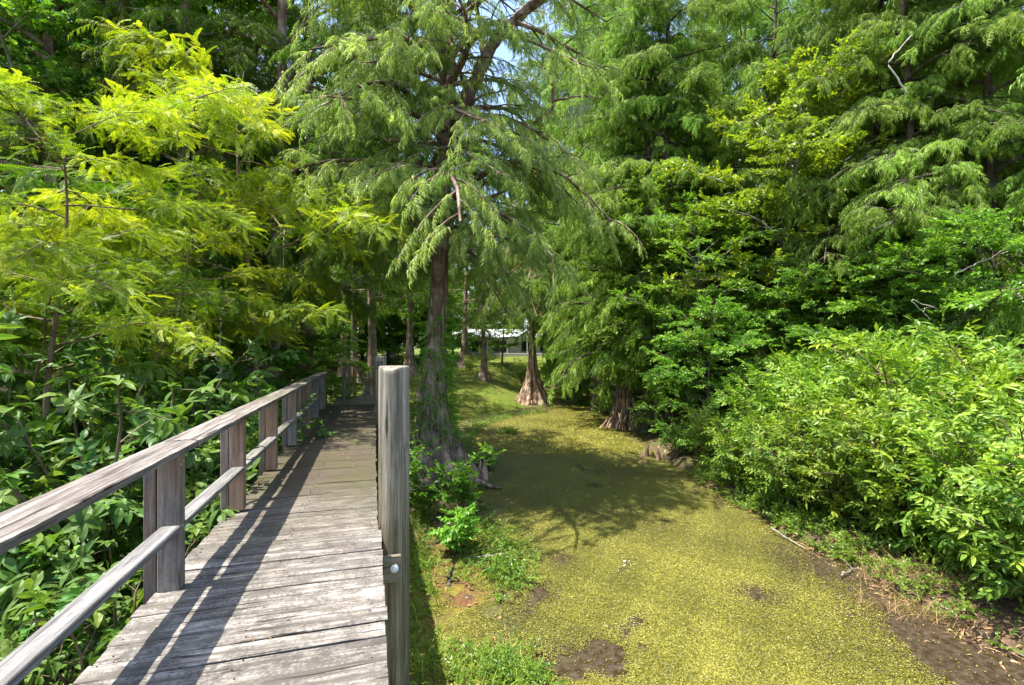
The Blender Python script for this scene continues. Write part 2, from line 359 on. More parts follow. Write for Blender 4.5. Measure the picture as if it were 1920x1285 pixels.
# ------------------------------------------------------------------ leaf templates (x outward, z up)
def quad_leaf(L, W, fold=.15, droop=.2, b=0.0):
    V = [(0, 0, 0), (L*.42, W/2, fold*W), (L, 0, -droop*L), (L*.42, -W/2, fold*W)]
    return np.array(V), np.array([[0, 3, 2, 1]]), np.full(4, b)
def strip_leaf(L, W, fold=.18, droop=.3, wave=0.0):
    V = []; Q = []
    for t, wd in ((0, .05), (.22, .72), (.48, 1.0), (.76, .68), (1, .03)):
        z = -droop*L*t*t; V += [(L*t, W/2*wd, z+fold*W*wd+wave*W*sin(t*9)), (L*t, 0, z), (L*t, -W/2*wd, z+fold*W*wd-wave*W*sin(t*9+1))]
    for r in range(4):
        for c in range(2): Q.append([r*3+c, r*3+c+1, r*3+4+c, r*3+3+c])
    return np.array(V), np.array(Q), np.tile([.04, -.08, .04], 5)
def feather_far(rng, n=24, L=.55, bl=.19, bw=.026):
    a = Acc()
    for i in range(n):
        t = (i+.5)/n; root = np.array([L*t, 0, -.22*L*t*t]); sd_ = (-1)**i
        d = norm(np.array([.55+.3*rng.random(), sd_*(.75-.45*t)*rng.uniform(.5, 1.2), -.35-.75*rng.random()]))
        l = bl*rng.uniform(.65, 1.25)*(1-.25*t); s = norm(np.cross(d, rng.normal(size=3)))
        mid = root+d*l*.5+np.array([0, 0, .015]); tip = root+d*l+np.array([0, 0, -.25*l])
        a.add([root, mid+s*bw/2, tip, mid-s*bw/2], [[0, 1, 2, 3]], rng.normal(0, .07))
    return np.concatenate(a.V), np.concatenate(a.Q), np.concatenate(a.T)
def feather_near(rng, n=13, L=.25, ll=.034, lw=.0125):
    a = Acc(); cz = rng.uniform(.2, .45); cy = rng.uniform(-.25, .25)
    ax = lambda t: np.array([L*t, cy*L*t*t, -cz*L*t*t])
    s_ = .0015; pts = [ax(t) for t in (0, .35, .7, 1)]
    for p, q in zip(pts[:-1], pts[1:]): a.add([p+[0, s_, 0], p-[0, s_, 0], q-[0, s_, 0], q+[0, s_, 0]], [[0, 1, 2, 3]], -.1)
    for i in range(n):
        t = (i+.6)/n; root = ax(t); l = ll*(.55+.75*sin(pi*min(1, t*.85+.12)))
        for sd_ in (-1, 1):
            d = norm(np.array([.62, sd_*.9, -.16+rng.normal(0, .12)])); p = norm(np.cross(d, [0, 0, 1.])); 
            mid = root+d*l*.5; tip = root+d*l+np.array([0, 0, -.15*l])
            a.add([root, mid+p*lw/2, tip, mid-p*lw/2], [[0, 1, 2, 3]], rng.normal(0, .04))
    return np.concatenate(a.V), np.concatenate(a.Q), np.concatenate(a.T)
def whorl(rng, n, leaf, spread=.8):
    a = Acc()
    for i in range(n):
        V, Q, T = leaf(rng); az = i*2.4+rng.normal(0, .3); el = rng.uniform(-.25, .75)*spread
        ca, sa, ce, se = cos(az), sin(az), cos(el), sin(el)
        x = np.array([se, ce*ca, ce*sa]); y = norm(np.cross([1., 0, .2], x)); z = np.cross(x, y)
        if z[0] < 0: y, z = -y, -z
        a.add(V[:, :1]*x+V[:, 1:2]*y+V[:, 2:]*z+np.array([.02*i/n, 0, 0]), Q, T+rng.normal(0, .07))
    return np.concatenate(a.V), np.concatenate(a.Q), np.concatenate(a.T)
def leafy_twig(rng, n, leaf, L):
    """short twig with alternate leaves and a terminal leaf"""
    a = Acc(); s_ = .003
    a.add([(0, s_, 0), (0, -s_, 0), (L, -s_*.5, -.08*L), (L, s_*.5, -.08*L)], [[0, 1, 2, 3]], .1)
    for i in range(n):
        V, Q, T = leaf(rng); t = (i+1)/n; az = (-1)**i*rng.uniform(.45, 1.15) if i < n-1 else rng.normal(0, .2)
        el = rng.uniform(-.45, .35); x = np.array([cos(az)*cos(el), sin(az)*cos(el), sin(el)])
        y = norm(np.cross([0, 0, 1.], x)); z = np.cross(x, y); ro = rng.normal(0, .5); y, z = y*cos(ro)+z*sin(ro), z*cos(ro)-y*sin(ro)
        a.add(V[:, :1]*x+V[:, 1:2]*y+V[:, 2:]*z+np.array([L*t, 0, -.08*L*t]), Q, T+rng.normal(0, .15))
    return np.concatenate(a.V), np.concatenate(a.Q), np.concatenate(a.T)
def strands(rng, n=16):
    a = Acc()
    for i in range(n):
        x, y = rng.normal(0, .07, 2); L = rng.uniform(.15, .8); wd = rng.uniform(.006, .015); an = rng.uniform(0, pi); s = np.array([cos(an), sin(an), 0])*wd/2
        k = np.array([rng.normal(0, .03), rng.normal(0, .03), 0]); p0, p1, p2 = np.array([x, y, 0]), np.array([x, y, -L*.5])+k, np.array([x*1.2, y*1.2, -L])
        a.add([p0+s, p0-s, p1-s, p1+s, p2-s*.2, p2+s*.2], [[0, 1, 2, 3], [3, 2, 4, 5]], rng.normal(.5, .2))
    return np.concatenate(a.V), np.concatenate(a.Q), np.concatenate(a.T)
def place(acc, tms, P, D, Sc, rng, roll=.5, tint=.5, up=(0, 0, 1)):
    P = np.asarray(P, float); N = len(P)
    if N == 0: return
    X = norm(np.asarray(D, float)); Yv = np.cross(np.broadcast_to(np.asarray(up, float), X.shape)+rng.normal(0, .02, X.shape), X); Yv = norm(Yv); Zv = np.cross(X, Yv)
    ro = rng.normal(0, roll, N)[:, None]; Y2 = Yv*np.cos(ro)+Zv*np.sin(ro); Z2 = Zv*np.cos(ro)-Yv*np.sin(ro)
    Sc = np.broadcast_to(np.asarray(Sc, float), (N,)); tint = np.broadcast_to(np.asarray(tint, float), (N,))
    which = rng.integers(0, len(tms), N)
    for k, (V, Q, T) in enumerate(tms):
        I = np.nonzero(which == k)[0]
        if len(I) == 0: continue
        Wp = P[I][:, None]+Sc[I][:, None, None]*(V[None, :, :1]*X[I][:, None]+V[None, :, 1:2]*Y2[I][:, None]+V[None, :, 2:]*Z2[I][:, None])
        QQ = Q[None]+(np.arange(len(I))*len(V))[:, None, None]
        acc.add(Wp.reshape(-1, 3), QQ.reshape(-1, 4), np.clip((T[None]+tint[I][:, None]), 0, 1).ravel())
g0 = np.random.default_rng(7)
FAR = [feather_far(g0) for _ in range(6)]
NEAR = [feather_near(g0) for _ in range(7)]
MAPLE = [leafy_twig(g0, 8, lambda r: quad_leaf(r.uniform(.08, .125), r.uniform(.06, .09), .2, .3), .30) for _ in range(6)]
BUSHT = [leafy_twig(g0, 9, lambda r: strip_leaf(r.uniform(.08, .17), r.uniform(.036, .060), .2, r.uniform(.1, .5), .05), .34) for _ in range(6)]
BAYW = [whorl(g0, 7, lambda r: strip_leaf(r.uniform(.085, .145), r.uniform(.05, .07), .16, r.uniform(.2, .6), .04)) for _ in range(5)]
BAYT = [leafy_twig(g0, 8, lambda r: strip_leaf(r.uniform(.085, .15), r.uniform(.048, .068), .16, r.uniform(.2, .7), .04), .34) for _ in range(4)]
SMALLT = [leafy_twig(g0, 10, lambda r: quad_leaf(r.uniform(.035, .06), r.uniform(.028, .042), .2, .3), .22) for _ in range(4)]
MOSS = [strands(g0) for _ in range(4)]

# ------------------------------------------------------------------ tree growth
def trunk_tube(acc, H, r0, flare, zf, lean=(0, 0), flute=.18, seed=0, k=40, top=.12, path=None, wig=.15):
    """fluted, buttressed trunk; returns a function height -> axis point"""
    r = np.random.default_rng(seed)
    zs = np.concatenate([np.linspace(-.35, 1.6, 18), np.linspace(1.9, H, 22)])
    ph = r.uniform(0, 6.28, 4); wp = r.uniform(0, 6.28, 4)
    if path is None:
        def ax(z):
            t = np.maximum(np.asarray(z, float), 0)/H
            return np.stack([lean[0]*t+wig*(np.sin(t*7+wp[0])-np.sin(wp[0]))*t, lean[1]*t+wig*(np.sin(t*6+wp[1])-np.sin(wp[1]))*t, np.asarray(z, float)], -1)
    else:
        pz = np.array([p[2] for p in path]); pp = np.array(path)
        def ax(z): return np.stack([np.interp(z, pz, pp[:, 0]), np.interp(z, pz, pp[:, 1]), np.asarray(z, float)], -1)
    P = ax(zs); th = np.arange(k)*2*pi/k
    zc = np.maximum(zs, 0)
    rad = r0*(1-(1-top)*(zc/H)**.9)+(flare-r0)*np.exp(-(zc/zf)**1.25)*1.0+(flare-r0)*.25*np.exp(-zc/(zf*.35))
    amp = flute*(.12+np.exp(-zc/(zf*1.6)))
    tw = zs*.12
    ridge = (np.cos(6*(th[None]+tw[:, None])+ph[0])*.5+np.cos(9*(th[None]+tw[:, None])+ph[1])*.45+np.abs(np.cos(4.5*th[None]+ph[2]))*.5-.2+.35*np.cos(15*th[None]+ph[3]))
    RR = rad[:, None]*(1+amp[:, None]*ridge)
    V = P[:, None]+np.stack([np.cos(th)[None]*RR, np.sin(th)[None]*RR, np.zeros_like(RR)], -1)
    n = len(zs); i, j = np.meshgrid(np.arange(n-1), np.arange(k), indexing='ij'); j2 = (j+1) % k
    acc.add(V.reshape(-1, 3), np.stack([i*k+j, i*k+j2, (i+1)*k+j2, (i+1)*k+j], -1).reshape(-1, 4)); return ax, lambda z: np.interp(z, zs, rad)
def grow(acc, ax, radf, H, base, Rf, n1, n2, n3, elev, droop, seed, minr=.012, limb_k=5, az0=None, azspan=None, L2=.42):
    """limbs -> branches -> spray anchors. Returns anchors P, D, tint."""
    r = np.random.default_rng(seed); P, D, T = [], [], []
    for i in range(n1):
        t = (i+r.uniform(.1, .9))/n1; z = base+(H*.985-base)*t; az = i*2.39996+r.normal(0, .35)
        if az0 is not None: az = az0+(r.random()-.5)*azspan
        L = Rf(t)*r.uniform(.68, 1.18); e = elev(t)+r.normal(0, .12); dr = droop*r.uniform(.6, 1.4)
        s = np.linspace(0, 1, 8); hd = np.array([cos(az), sin(az), 0]); sidev = np.array([-sin(az), cos(az), 0]); bend = r.normal(0, .18)
        path = ax(z)[None]+L*(s[:, None]*hd+(bend*s**2+.05*np.sin(s*5+r.uniform(0, 6)))[:, None]*sidev)
        path[:, 2] += L*(e*s-dr*s**2.2)+.04*L*np.sin(s*6+r.uniform(0, 6))
        rl = max(minr, min(.5*radf(z), .016+.017*L)); tube(acc, path, rl*(1-.82*s)+.004, limb_k, cap=False)
        tb = r.normal(0, .11)
        for j in range(n2):
            sj = .22+.78*(j+r.random())/n2; k = min(6, int(sj*7)); f = sj*7-k; p0 = path[k]*(1-f)+path[k+1]*f
            tg = norm(path[k+1]-path[k]); sg = (-1)**j
            dd = norm(tg*r.uniform(.4, .9)+sg*sidev*r.uniform(.5, 1.0)+np.array([0, 0, r.normal(.12, .22)]))
            l2 = (L2*L*(1.08-.72*sj)+.22)*r.uniform(.6, 1.3)
            q = np.linspace(0, 1, 5); pb = p0+l2*(q[:, None]*dd); pb[:, 2] -= l2*droop*.9*q**2
            tube(acc, pb, .35*rl*(1-.8*q)*(1-.4*sj)+.0025, 3, cap=False)
            m = max(2, int(n3*l2/.9+r.random())); u = np.sort(r.uniform(.12, 1.0, m)); u[-1] = 1
            idx = np.minimum((u*4).astype(int), 3); fr = (u*4-idx)[:, None]; pp = pb[idx]*(1-fr)+pb[idx+1]*fr
            tt = norm(pb[idx+1]-pb[idx]); sgn = np.where(np.arange(m) % 2, 1, -1)[:, None]; sv = np.cross(tt, [0, 0, 1.])
            dr_ = tt*r.uniform(.5, 1.0, (m, 1))+sgn*sv*r.uniform(.1, .95, (m, 1))+r.normal(0, .22, (m, 3))
            P.append(pp+r.normal(0, .03, (m, 3))); D.append(dr_); T.append(tb+r.normal(0, .10, m)+.10*(u-.5))
    return np.concatenate(P), np.concatenate(D), np.concatenate(T)
def cone(Rm, p=.75): return lambda t: Rm*(.25+.75*(1-t)**p)*min(1, .55+t*3)
def dome(Rm): return lambda t: Rm*max(.22, math.sqrt(max(0, 1-(1.75*(t-.42))**2)))

def proto_tree(kind, seed):
    """returns {part: mesh} for one archetype, base at the origin"""
    r = np.random.default_rng(seed); tr, cr = Acc(), Acc(); parts = {}
    if kind == 'forest_cypress':
        ax, rf = trunk_tube(tr, 20, .24, .62, .9, r.normal(0, .6, 2), seed=seed)
        P, D, T = grow(tr, ax, rf, 20, 2.6, cone(4.4, .6), 54, 12, 13, lambda t: .20+.38*t, .46, seed); D = D-[0, 0, .38]
        place(cr, FAR, P, D, r.uniform(.55, 1.05, len(P)), r, .5, .55+1.4*T); lf, bk = 'cyp', 'dark'
    elif kind == 'tall_cypress':     # bare lower trunk
        ax, rf = trunk_tube(tr, 22, .25, .66, 1.0, r.normal(0, .8, 2), seed=seed)
        P, D, T = grow(tr, ax, rf, 22, 5.0, cone(4.2, .5), 40, 10, 10, lambda t: .3+.35*t, .52, seed); D = D-[0, 0, .3]
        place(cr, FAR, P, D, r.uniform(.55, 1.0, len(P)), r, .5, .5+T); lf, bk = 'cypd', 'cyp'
    elif kind == 'maple':
        ax, rf = trunk_tube(tr, 13, .17, .26, .4, r.normal(0, .8, 2), flute=.06, seed=seed, k=16)
        P, D, T = grow(tr, ax, rf, 12.5, 2.2, dome(3.6), 34, 11, 10.5, lambda t: .35+.5*t, .18, seed)
        place(cr, MAPLE, P, D, r.uniform(.85, 1.35, len(P)), r, .7, .45+T); lf, bk = 'broad', 'grey'
    elif kind == 'understory':
        ax, rf = trunk_tube(tr, 6.5, .08, .12, .3, r.normal(0, .5, 2), flute=.05, seed=seed, k=12)
        P, D, T = grow(tr, ax, rf, 6.3, .5, dome(2.7), 30, 11, 9.5, lambda t: .25+.5*t, .22, seed)
        place(cr, MAPLE, P, D, r.uniform(.7, 1.15, len(P)), r, .7, .45+T); lf, bk = 'broad', 'dark'
    elif kind == 'young_cypress':
        ax, rf = trunk_tube(tr, 7.8, .07, .16, .5, r.normal(0, .3, 2), flute=.1, seed=seed, k=20)
        P, D, T = grow(tr, ax, rf, 7.6, 3.5, cone(3.1, .45), 16, 16, 15, lambda t: .18+.42*t, .30, seed, .006, 6, L2=.30)
        P = np.concatenate([P, P+r.normal(0, .05, P.shape)]); D = np.concatenate([D, D+r.normal(0, .5, D.shape)]); T = np.concatenate([T, T+.05])
        place(cr, NEAR, P, D, r.uniform(.7, 1.3, len(P)), r, .5, .55+1.5*T); lf, bk = 'lime', 'twig'
    parts['trunk'] = tr.mesh('trunk', BARK[bk], True); parts['crown'] = cr.mesh('crown', LEAF[lf])
    return parts
def proto_shrub(kind, seed):
    r = np.random.default_rng(seed); st, lv = Acc(), Acc()
    cfg = dict(bush=(19, 2.6, 1.0, BUSHT, 'bush', 12, 3.8, .92), bay=(10, 2.4, .6, None, 'bay', 9, 3.4, 1.0), thicket=(13, 2.6, .8, SMALLT+MAPLE[:3], 'broad', 10, 4.0, .85))[kind]
    ns, H, spread, tms, lf, n2, n3, sc = cfg
    P, D, T = [], [], []
    for i in range(ns):
        az = i*2.4+r.normal(0, .3); h = H*r.uniform(.6, 1.08); o = spread*r.uniform(.25, 1.15)*H/2
        s = np.linspace(0, 1, 8); b = r.normal(0, .08, 2)
        path = np.stack([cos(az)*(o*s**1.5+.10)+b[0]*np.sin(s*6), sin(az)*(o*s**1.5+.10)+b[1]*np.sin(s*5), h*(s-.14*s**3*spread)], 1)
        path[0, 2] = -.1; tube(st, path, .018*(1-.8*s)+.003, 5, cap=False); tb = r.normal(0, .10)
        for j in range(n2):
            sj = .06+.94*(j+r.random())/n2; k = min(6, int(sj*7)); f = sj*7-k; p0 = path[k]*(1-f)+path[k+1]*f
            a2 = az+r.normal(0, 1.4); dd = norm(np.array([cos(a2), sin(a2), r.uniform(-.1, .9)])); l2 = H*.24*r.uniform(.5, 1.3)*(1.15-.6*sj)
            pb = p0+np.linspace(0, 1, 3)[:, None]*dd*l2; pb[:, 2] -= l2*.15*np.array([0, .25, 1]); tube(st, pb, [.006, .004, .002], 3, cap=False)
            m = max(2, int(n3*l2/.5+r.random())); u = r.uniform(.1, 1, m); u[-1] = 1
            P.append(p0+u[:, None]*dd*l2); D.append(dd+r.normal(0, .55, (m, 3))); T.append(tb+r.normal(0, .17, m)+.12*(sj-.5))
        P.append(path[-1:]); D.append(norm(path[-1:]-path[-3:-2])); T.append(np.array([tb+.1]))
    P, D, T = map(np.concatenate, (P, D, T))
    if kind == 'bay':
        h = r.random(len(P)) < .5
        place(lv, BAYW, P[h], D[h]*[.6, .6, 1]+[0, 0, .5], sc*r.uniform(.8, 1.25, h.sum()), r, .4, .45+T[h])
        place(lv, BAYT, P[~h], D[~h], sc*r.uniform(.8, 1.2, (~h).sum()), r, .4, .42+T[~h])
    else: place(lv, tms, P, D, sc*r.uniform(.75, 1.25, len(P)), r, .5, .5+T)
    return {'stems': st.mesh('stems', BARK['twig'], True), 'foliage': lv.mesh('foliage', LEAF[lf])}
ALLT = []
def plant(name, parts, label, cat, loc, rz, scale=1.0, group=None, mats=None):
    t = thing(name, label, cat, loc, rz, scale, group)
    ALLT.append(t)
    for k, me in parts.items():
        o = link(bpy.data.objects.new(k, me), t)
        if mats and k in mats:
            o.material_slots[0].link = 'OBJECT'; o.material_slots[0].material = mats[k]
    return t
exec_later = []

# ------------------------------------------------------------------ boardwalk
rng = np.random.default_rng(11)
DK = dict(loc=(-.035, 0, 0), rz=-R(.7))
bw = thing('wooden_boardwalk', 'narrow weathered grey plank boardwalk, mossy towards its far end', 'boardwalk', **DK)
a = Acc(); y = -2.2; n = 0
while y < 13.75:
    wd = rng.uniform(.132, .146); near = y < 4.17
    xr = (.092 if near else .060)+rng.normal(0, .006); xl = -1.30+rng.normal(0, .012)
    zt = DECK+(.0 if near else -.02)+rng.normal(0, .0025)
    # plank top with lengthwise waves so the edges are not ruler straight
    nx = 34; xs = np.linspace(xl, xr, nx); e1 = np.cumsum(rng.normal(0, .0011, nx)); e2 = np.cumsum(rng.normal(0, .0011, nx)); cup = rng.normal(0, .0022); zz = .002*np.sin(xs*3+rng.uniform(0, 6))
    rows = []
    for yy, dz, e in ((y+.003, -.038, e1), (y, -.004, e1), (y+.006, 0, e1), (y+wd*.5, cup, e1*0), (y+wd-.006, 0, e2), (y+wd, -.004, e2), (y+wd-.003, -.038, e2)):
        rows.append(np.stack([xs, yy+e, zt+dz+zz], 1))
    V = np.stack(rows); k = len(rows); i, j = np.meshgrid(np.arange(k-1), np.arange(nx-1), indexing='ij')
    Qp = np.stack([i*nx+j, i*nx+j+1, (i+1)*nx+j+1, (i+1)*nx+j], -1).reshape(-1, 4)
    caps = [[0, nx, 5*nx, 6*nx], [nx, 2*nx, 4*nx, 5*nx]]; capr = [[q+nx-1 for q in c[::-1]] for c in caps]
    a.add(V.reshape(-1, 3), np.concatenate([Qp, caps, capr]), rng.random())
    y += wd+rng.uniform(.0008, .0035)+(.006 if rng.random() < .2 else 0); n += 1
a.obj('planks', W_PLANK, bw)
a = Acc()
for yy in np.arange(1.2, 8, .1425):
    for xx in (-1.24, -.62, .0):
        for q in (.03, .105): 
            if rng.random() < .45: continue
            px_, py_ = xx+rng.normal(0, .018), yy+q+rng.normal(0, .014); tube(a, [(px_, py_, DECK-.004), (px_, py_, DECK+.0045)], .0040, 8)
tag(a.obj('nail_rust', flat('rusted_nail_heads', (.05, .028, .018), .8), bw), None, None, kind='stuff')
for xs_ in (-1.24, -.62, .0):
    a = Acc(); box(a, (xs_, 5.8, DECK-.065-.085), (.045, 15.9, .17), tint=rng.random()); a.obj('stringer', W_BEAM, bw)
for yy in (.6, 4.14, 7.6, 11.0, 13.4):
    a = Acc(); near = yy == 4.14
    box(a, (-.62, yy, DECK-.355), (1.30, .05, .23), tint=rng.random())
    cb = a.obj('cross_beam', W_BEAM, bw)
for yy in (.66, 7.66, 11.06, 13.3):
    for xx in (-1.12, -.1):
        a = Acc(); tube(a, [(xx, yy+.03, -.6), (xx, yy+.03, 1.5)], .085, 12); a.obj('support_post', W_PILE, bw, True)

# the pilings the boardwalk is tied to
def piling(name, label, x, y, r, top, seed):
    t = thing(name, label, 'piling', (x, y, 0)); q = np.random.default_rng(seed)
    a = Acc(); zs = np.concatenate([np.linspace(-.7, top-.08, 26), [top-.03, top-.008, top, top]]); k = 40
    th = np.arange(k)*2*pi/k; ph = q.uniform(0, 6, 3)
    rad = np.concatenate([np.full(26, r), [r, r*.975, r*.93, .01]])
    crk = np.zeros(k); 
    for c in q.integers(0, k, 9): crk[c] = -.034
    RR = rad[:, None]*(1+.012*np.cos(3*th+ph[0])[None]+.008*np.sin(5*th+ph[1])[None])+crk[None]*np.where(rad > .05, 1, 0)[:, None]*(.3+.7*np.abs(np.sin(zs*2.1+ph[2])))[:, None]*(r/.135)*.35
    chip = -.035*np.maximum(0, np.cos(th+1.9))**6; zz = np.where(np.arange(len(zs))[:, None] >= 26, zs[:, None]+chip[None]*(rad > .05)[:, None], zs[:, None])
    V = np.stack([np.cos(th)[None]*RR, np.sin(th)[None]*RR, zz], -1)
    nn = len(zs); i, j = np.meshgrid(np.arange(nn-1), np.arange(k), indexing='ij'); j2 = (j+1) % k
    a.add(V.reshape(-1, 3), np.stack([i*k+j, i*k+j2, (i+1)*k+j2, (i+1)*k+j], -1).reshape(-1, 4), q.random())
    a.obj('post_shaft', W_PILE, t); return t
pn = piling('dock_piling', 'thick round silvery piling with chipped flat top beside the near planks', .222, 4.43, .135, 3.385, 3)
a = Acc(); box(a, (-.025, -.188, 1.655), (.15, .04, .225), .006, tint=.3); bl = a.obj('beam_block', W_BEAM, pn)
a = Acc(); tube(a, [(-.005, -.207, 1.66), (-.005, -.213, 1.66)], .034, 24); tube(a, [(-.005, -.213, 1.66), (-.005, -.228, 1.66)] , .024, 6); tube(a, [(-.005, -.228, 1.66), (-.005, -.248, 1.66)], .010, 12); a.obj('bolt', STEEL, bl)
pf = piling('dock_piling', 'shorter looking round piling farther along, half hidden behind the nearest piling', .27, 10.95, .125, 3.36, 5)
a = Acc(); 
for (cx, cz, sx, sz) in ((0, .07, .11, .012), (0, -.07, .11, .012), (-.052, 0, .012, .15), (.052, 0, .012, .15)): box(a, (cx-.03, -.145, 3.17+cz), (sx, .03, sz), .002)
a.obj('tag_frame', BLACKM, pf)

# ------------------------------------------------------------------ railing on the left edge
rl = thing('wooden_railing', 'weathered two-rail timber handrail along the left edge of the boardwalk', 'railing', **DK)
py = [.30, 1.78, 3.53, 5.10, 6.68, 8.25, 9.83, 11.40, 12.98]
for k, yy in enumerate(py):
    a = Acc(); box(a, (-1.222, yy+.045, DECK+.449), (.125, .09, .898+.0), .005, rng.random(), jit=.0012, rng=rng); po = a.obj('post', W_BROWN if k in (3, 4, 6) else W_POST, rl)
    if k in (2, 3, 4):
        for nx_, nz_ in ((-.02, .80), (.022, .815), (.0, .40)):
            a = Acc(); tube(a, [(-1.1592, yy+.045+nx_, DECK+nz_), (-1.1575, yy+.045+nx_, DECK+nz_)], .0052, 10); a.obj('nail_head', STEEL, po)
    a = Acc(); box(a, (-1.328, yy+.055, 1.42), (.07, .085, 2.93), .005, rng.random(), jit=.0012, rng=rng); a.obj('outer_post', W_POST, rl)
for k in range(len(py)-1):
    a = Acc(); y0, y1 = py[k]+.092, py[k+1]-.002; t0 = rng.random()
    box(a, (-1.212+rng.normal(0, .004), (y0+y1)/2, DECK+.40+rng.normal(0, .006)), (.108, y1-y0, .042), .005, t0, rng.normal(0, .002), .001, rng); a.obj('lower_rail', W_LOW, rl)
def rail_board(y0, y1, tint, seed):
    q = np.random.default_rng(seed); a = Acc(); ny = int((y1-y0)/.05)+2; ys = np.linspace(y0, y1, ny); nx = 15
    u = np.linspace(-1, 1, nx); prof = [(-1, -.042, 1)]+[(x, -.005 if abs(x) == 1 else 0, 0) for x in u]+[(1, -.042, 1)]
    groove = np.zeros((ny, len(prof)))
    for c in q.integers(3, nx-1, 6):      # long drying cracks
        s0, ln, dp = q.uniform(y0, y1), q.uniform(.4, 1.5), q.uniform(.004, .010)
        groove[:, c] -= dp*np.maximum(0, 1-((ys-s0)/ln)**2)
    warp = .004*np.sin(ys*1.1+seed); xw = .004*np.sin(ys*.9+seed*2)
    V = np.zeros((ny, len(prof), 3))
    for c, (x, z, b) in enumerate(prof):
        V[:, c, 0] = -1.195+x*.104+xw+(q.normal(0, .0015, ny) if abs(x) == 1 and not b else 0); V[:, c, 1] = ys; V[:, c, 2] = DECK+.942+z+groove[:, c]+warp+(0 if b else .002*np.sin(x*4+1))
    n = len(prof); i, j = np.meshgrid(np.arange(ny-1), np.arange(n), indexing='ij'); j2 = (j+1) % n
    e = (ny-1)*n
    cap = [[0, q_, q_+1, n-1] for q_ in range(1, n-2)]
    a.add(V.reshape(-1, 3), np.concatenate([np.stack([i*n+j, i*n+j2, (i+1)*n+j2, (i+1)*n+j], -1).reshape(-1, 4), cap, [[v+e for v in c[::-1]] for c in cap]]), tint)
    return a
for (y0, y1, s) in ((-1.5, 3.64, 1), (3.645, 8.3, 2), (8.305, 13.2, 3)): rail_board(y0, y1, rng.random(), s).obj('top_rail', W_RAIL, rl)

# ------------------------------------------------------------------ far landing
ld = thing('wooden_landing', 'small tan plank landing with stub posts past the far end of the boardwalk', 'landing', (0, 0, 0))
a = Acc()
for k in range(8): box(a, (-.92+k*.152, 15.85+rng.normal(0, .02), 1.87), (.146, 3.3, .04), .004, rng.random())
a.obj('landing_planks', W_TAN, ld)
for x_ in (-.85, .1):
    a = Acc(); box(a, (x_, 15.85, 1.76), (.05, 3.2, .17), tint=rng.random()); a.obj('joist', W_BEAM, ld)
for px, d, top, wd, mt in ((645, 14.1, 2.97, .10, W_POST), (655, 17.6, 2.95, .12, W_TAN), (665, 18.0, 2.66, .14, W_YEL), (702, 17.4, 2.68, .14, W_YEL), (688, 16.6, 2.42, .13, W_TAN)):
    p = at(px, d); g_ = gz(p[0], p[1]); a = Acc(); box(a, (p[0], p[1], (top+g_-.2)/2), (wd, wd, top-g_+.2), .008, rng.random()); a.obj('landing_post', mt, ld)
p0, p1 = at(676, 17.0), at(701, 17.0); a = Acc(); box(a, ((p0[0]+p1[0])/2, (p0[1]+p1[1])/2, 2.44), (.55, .2, .045), .004, .3, -YAW); a.obj('bench_board', W_TAN, ld)

# ------------------------------------------------------------------ house
def house():
    c = at(1003, 60); g_ = gz(c[0], c[1]); t = thing('long_house', 'long low house with bright white roof and dark windows beyond the lawn', 'house', (c[0], c[1], g_), -YAW)
    wm = flat('white_house_paint', (.62, .62, .62), .6, var=.06); rm = flat('white_roof_metal', (.80, .81, .84), .35, var=.05); gm = flat('dark_window_glass', (.012, .016, .022), .08, spec=.6); fm = flat('window_frame_paint', (.5, .52, .55), .5)
    zw = 4.78-g_; hw = 8.6; zb = 0
    a = Acc(); box(a, (0, 3.2, zw/2), (2*hw-.6, 6, zw), .02); a.obj('wall', wm, t)
    a = Acc(); s_ = np.array([(-hw, -1.3, zw-.02), (hw, -1.3, zw-.02), (hw, 3.2, zw+1.05), (-hw, 3.2, zw+1.05), (hw, 7.0, zw-.02), (-hw, 7.0, zw-.02)])
    up = s_+[0, 0, .14]; V = np.concatenate([s_, up]); a.add(V, [[6, 7, 8, 9], [9, 8, 10, 11], [3, 2, 1, 0], [5, 4, 2, 3], [0, 1, 7, 6], [4, 5, 11, 10], [1, 2, 8, 7], [2, 4, 10, 8], [0, 6, 9, 3], [3, 9, 11, 5]]); a.obj('roof', rm, t)
    for x_ in np.arange(-hw+.25, hw, 2.45):
        a = Acc(); box(a, (x_, -1.0, (zw-.05)/2), (.16, .16, zw-.05), .01); a.obj('porch_column', wm, t)
    for x_, ww in ((-6.9, 2.0), (-4.4, 1.9), (-1.0, 1.5), (1.6, 2.0), (4.2, 1.8), (6.8, 2.0)):
        a = Acc(); box(a, (x_, .155, zw-1.05), (ww, .09, 1.45), .01); f = a.obj('window', fm, t)
        a = Acc(); box(a, (x_-ww/4, .10, zw-1.05), (ww/2-.12, .03, 1.29), .004); box(a, (x_+ww/4, .10, zw-1.05), (ww/2-.12, .03, 1.29), .004); a.obj('pane', gm, f)
    a = Acc(); box(a, (0, -.7, .22), (2*hw-.3, 1.7, .44), .02); a.obj('porch_floor', flat('porch_concrete', (.35, .33, .31), .8), t)
house()

# ------------------------------------------------------------------ archetypes (meshes shared by the copies)
FC = [proto_tree('forest_cypress', s) for s in (21, 22, 23)]
TC = [proto_tree('tall_cypress', s) for s in (31, 32)]
MP = [proto_tree('maple', s) for s in (41, 42)]
US = [proto_tree('understory', s) for s in (51, 52)]
YC = [proto_tree('young_cypress', s) for s in (61, 62)]
SB = [proto_shrub('bush', s) for s in (71, 72, 73)]
SL = [proto_shrub('bay', s) for s in (81, 82)]
ST = [proto_shrub('thicket', s) for s in (91, 92)]

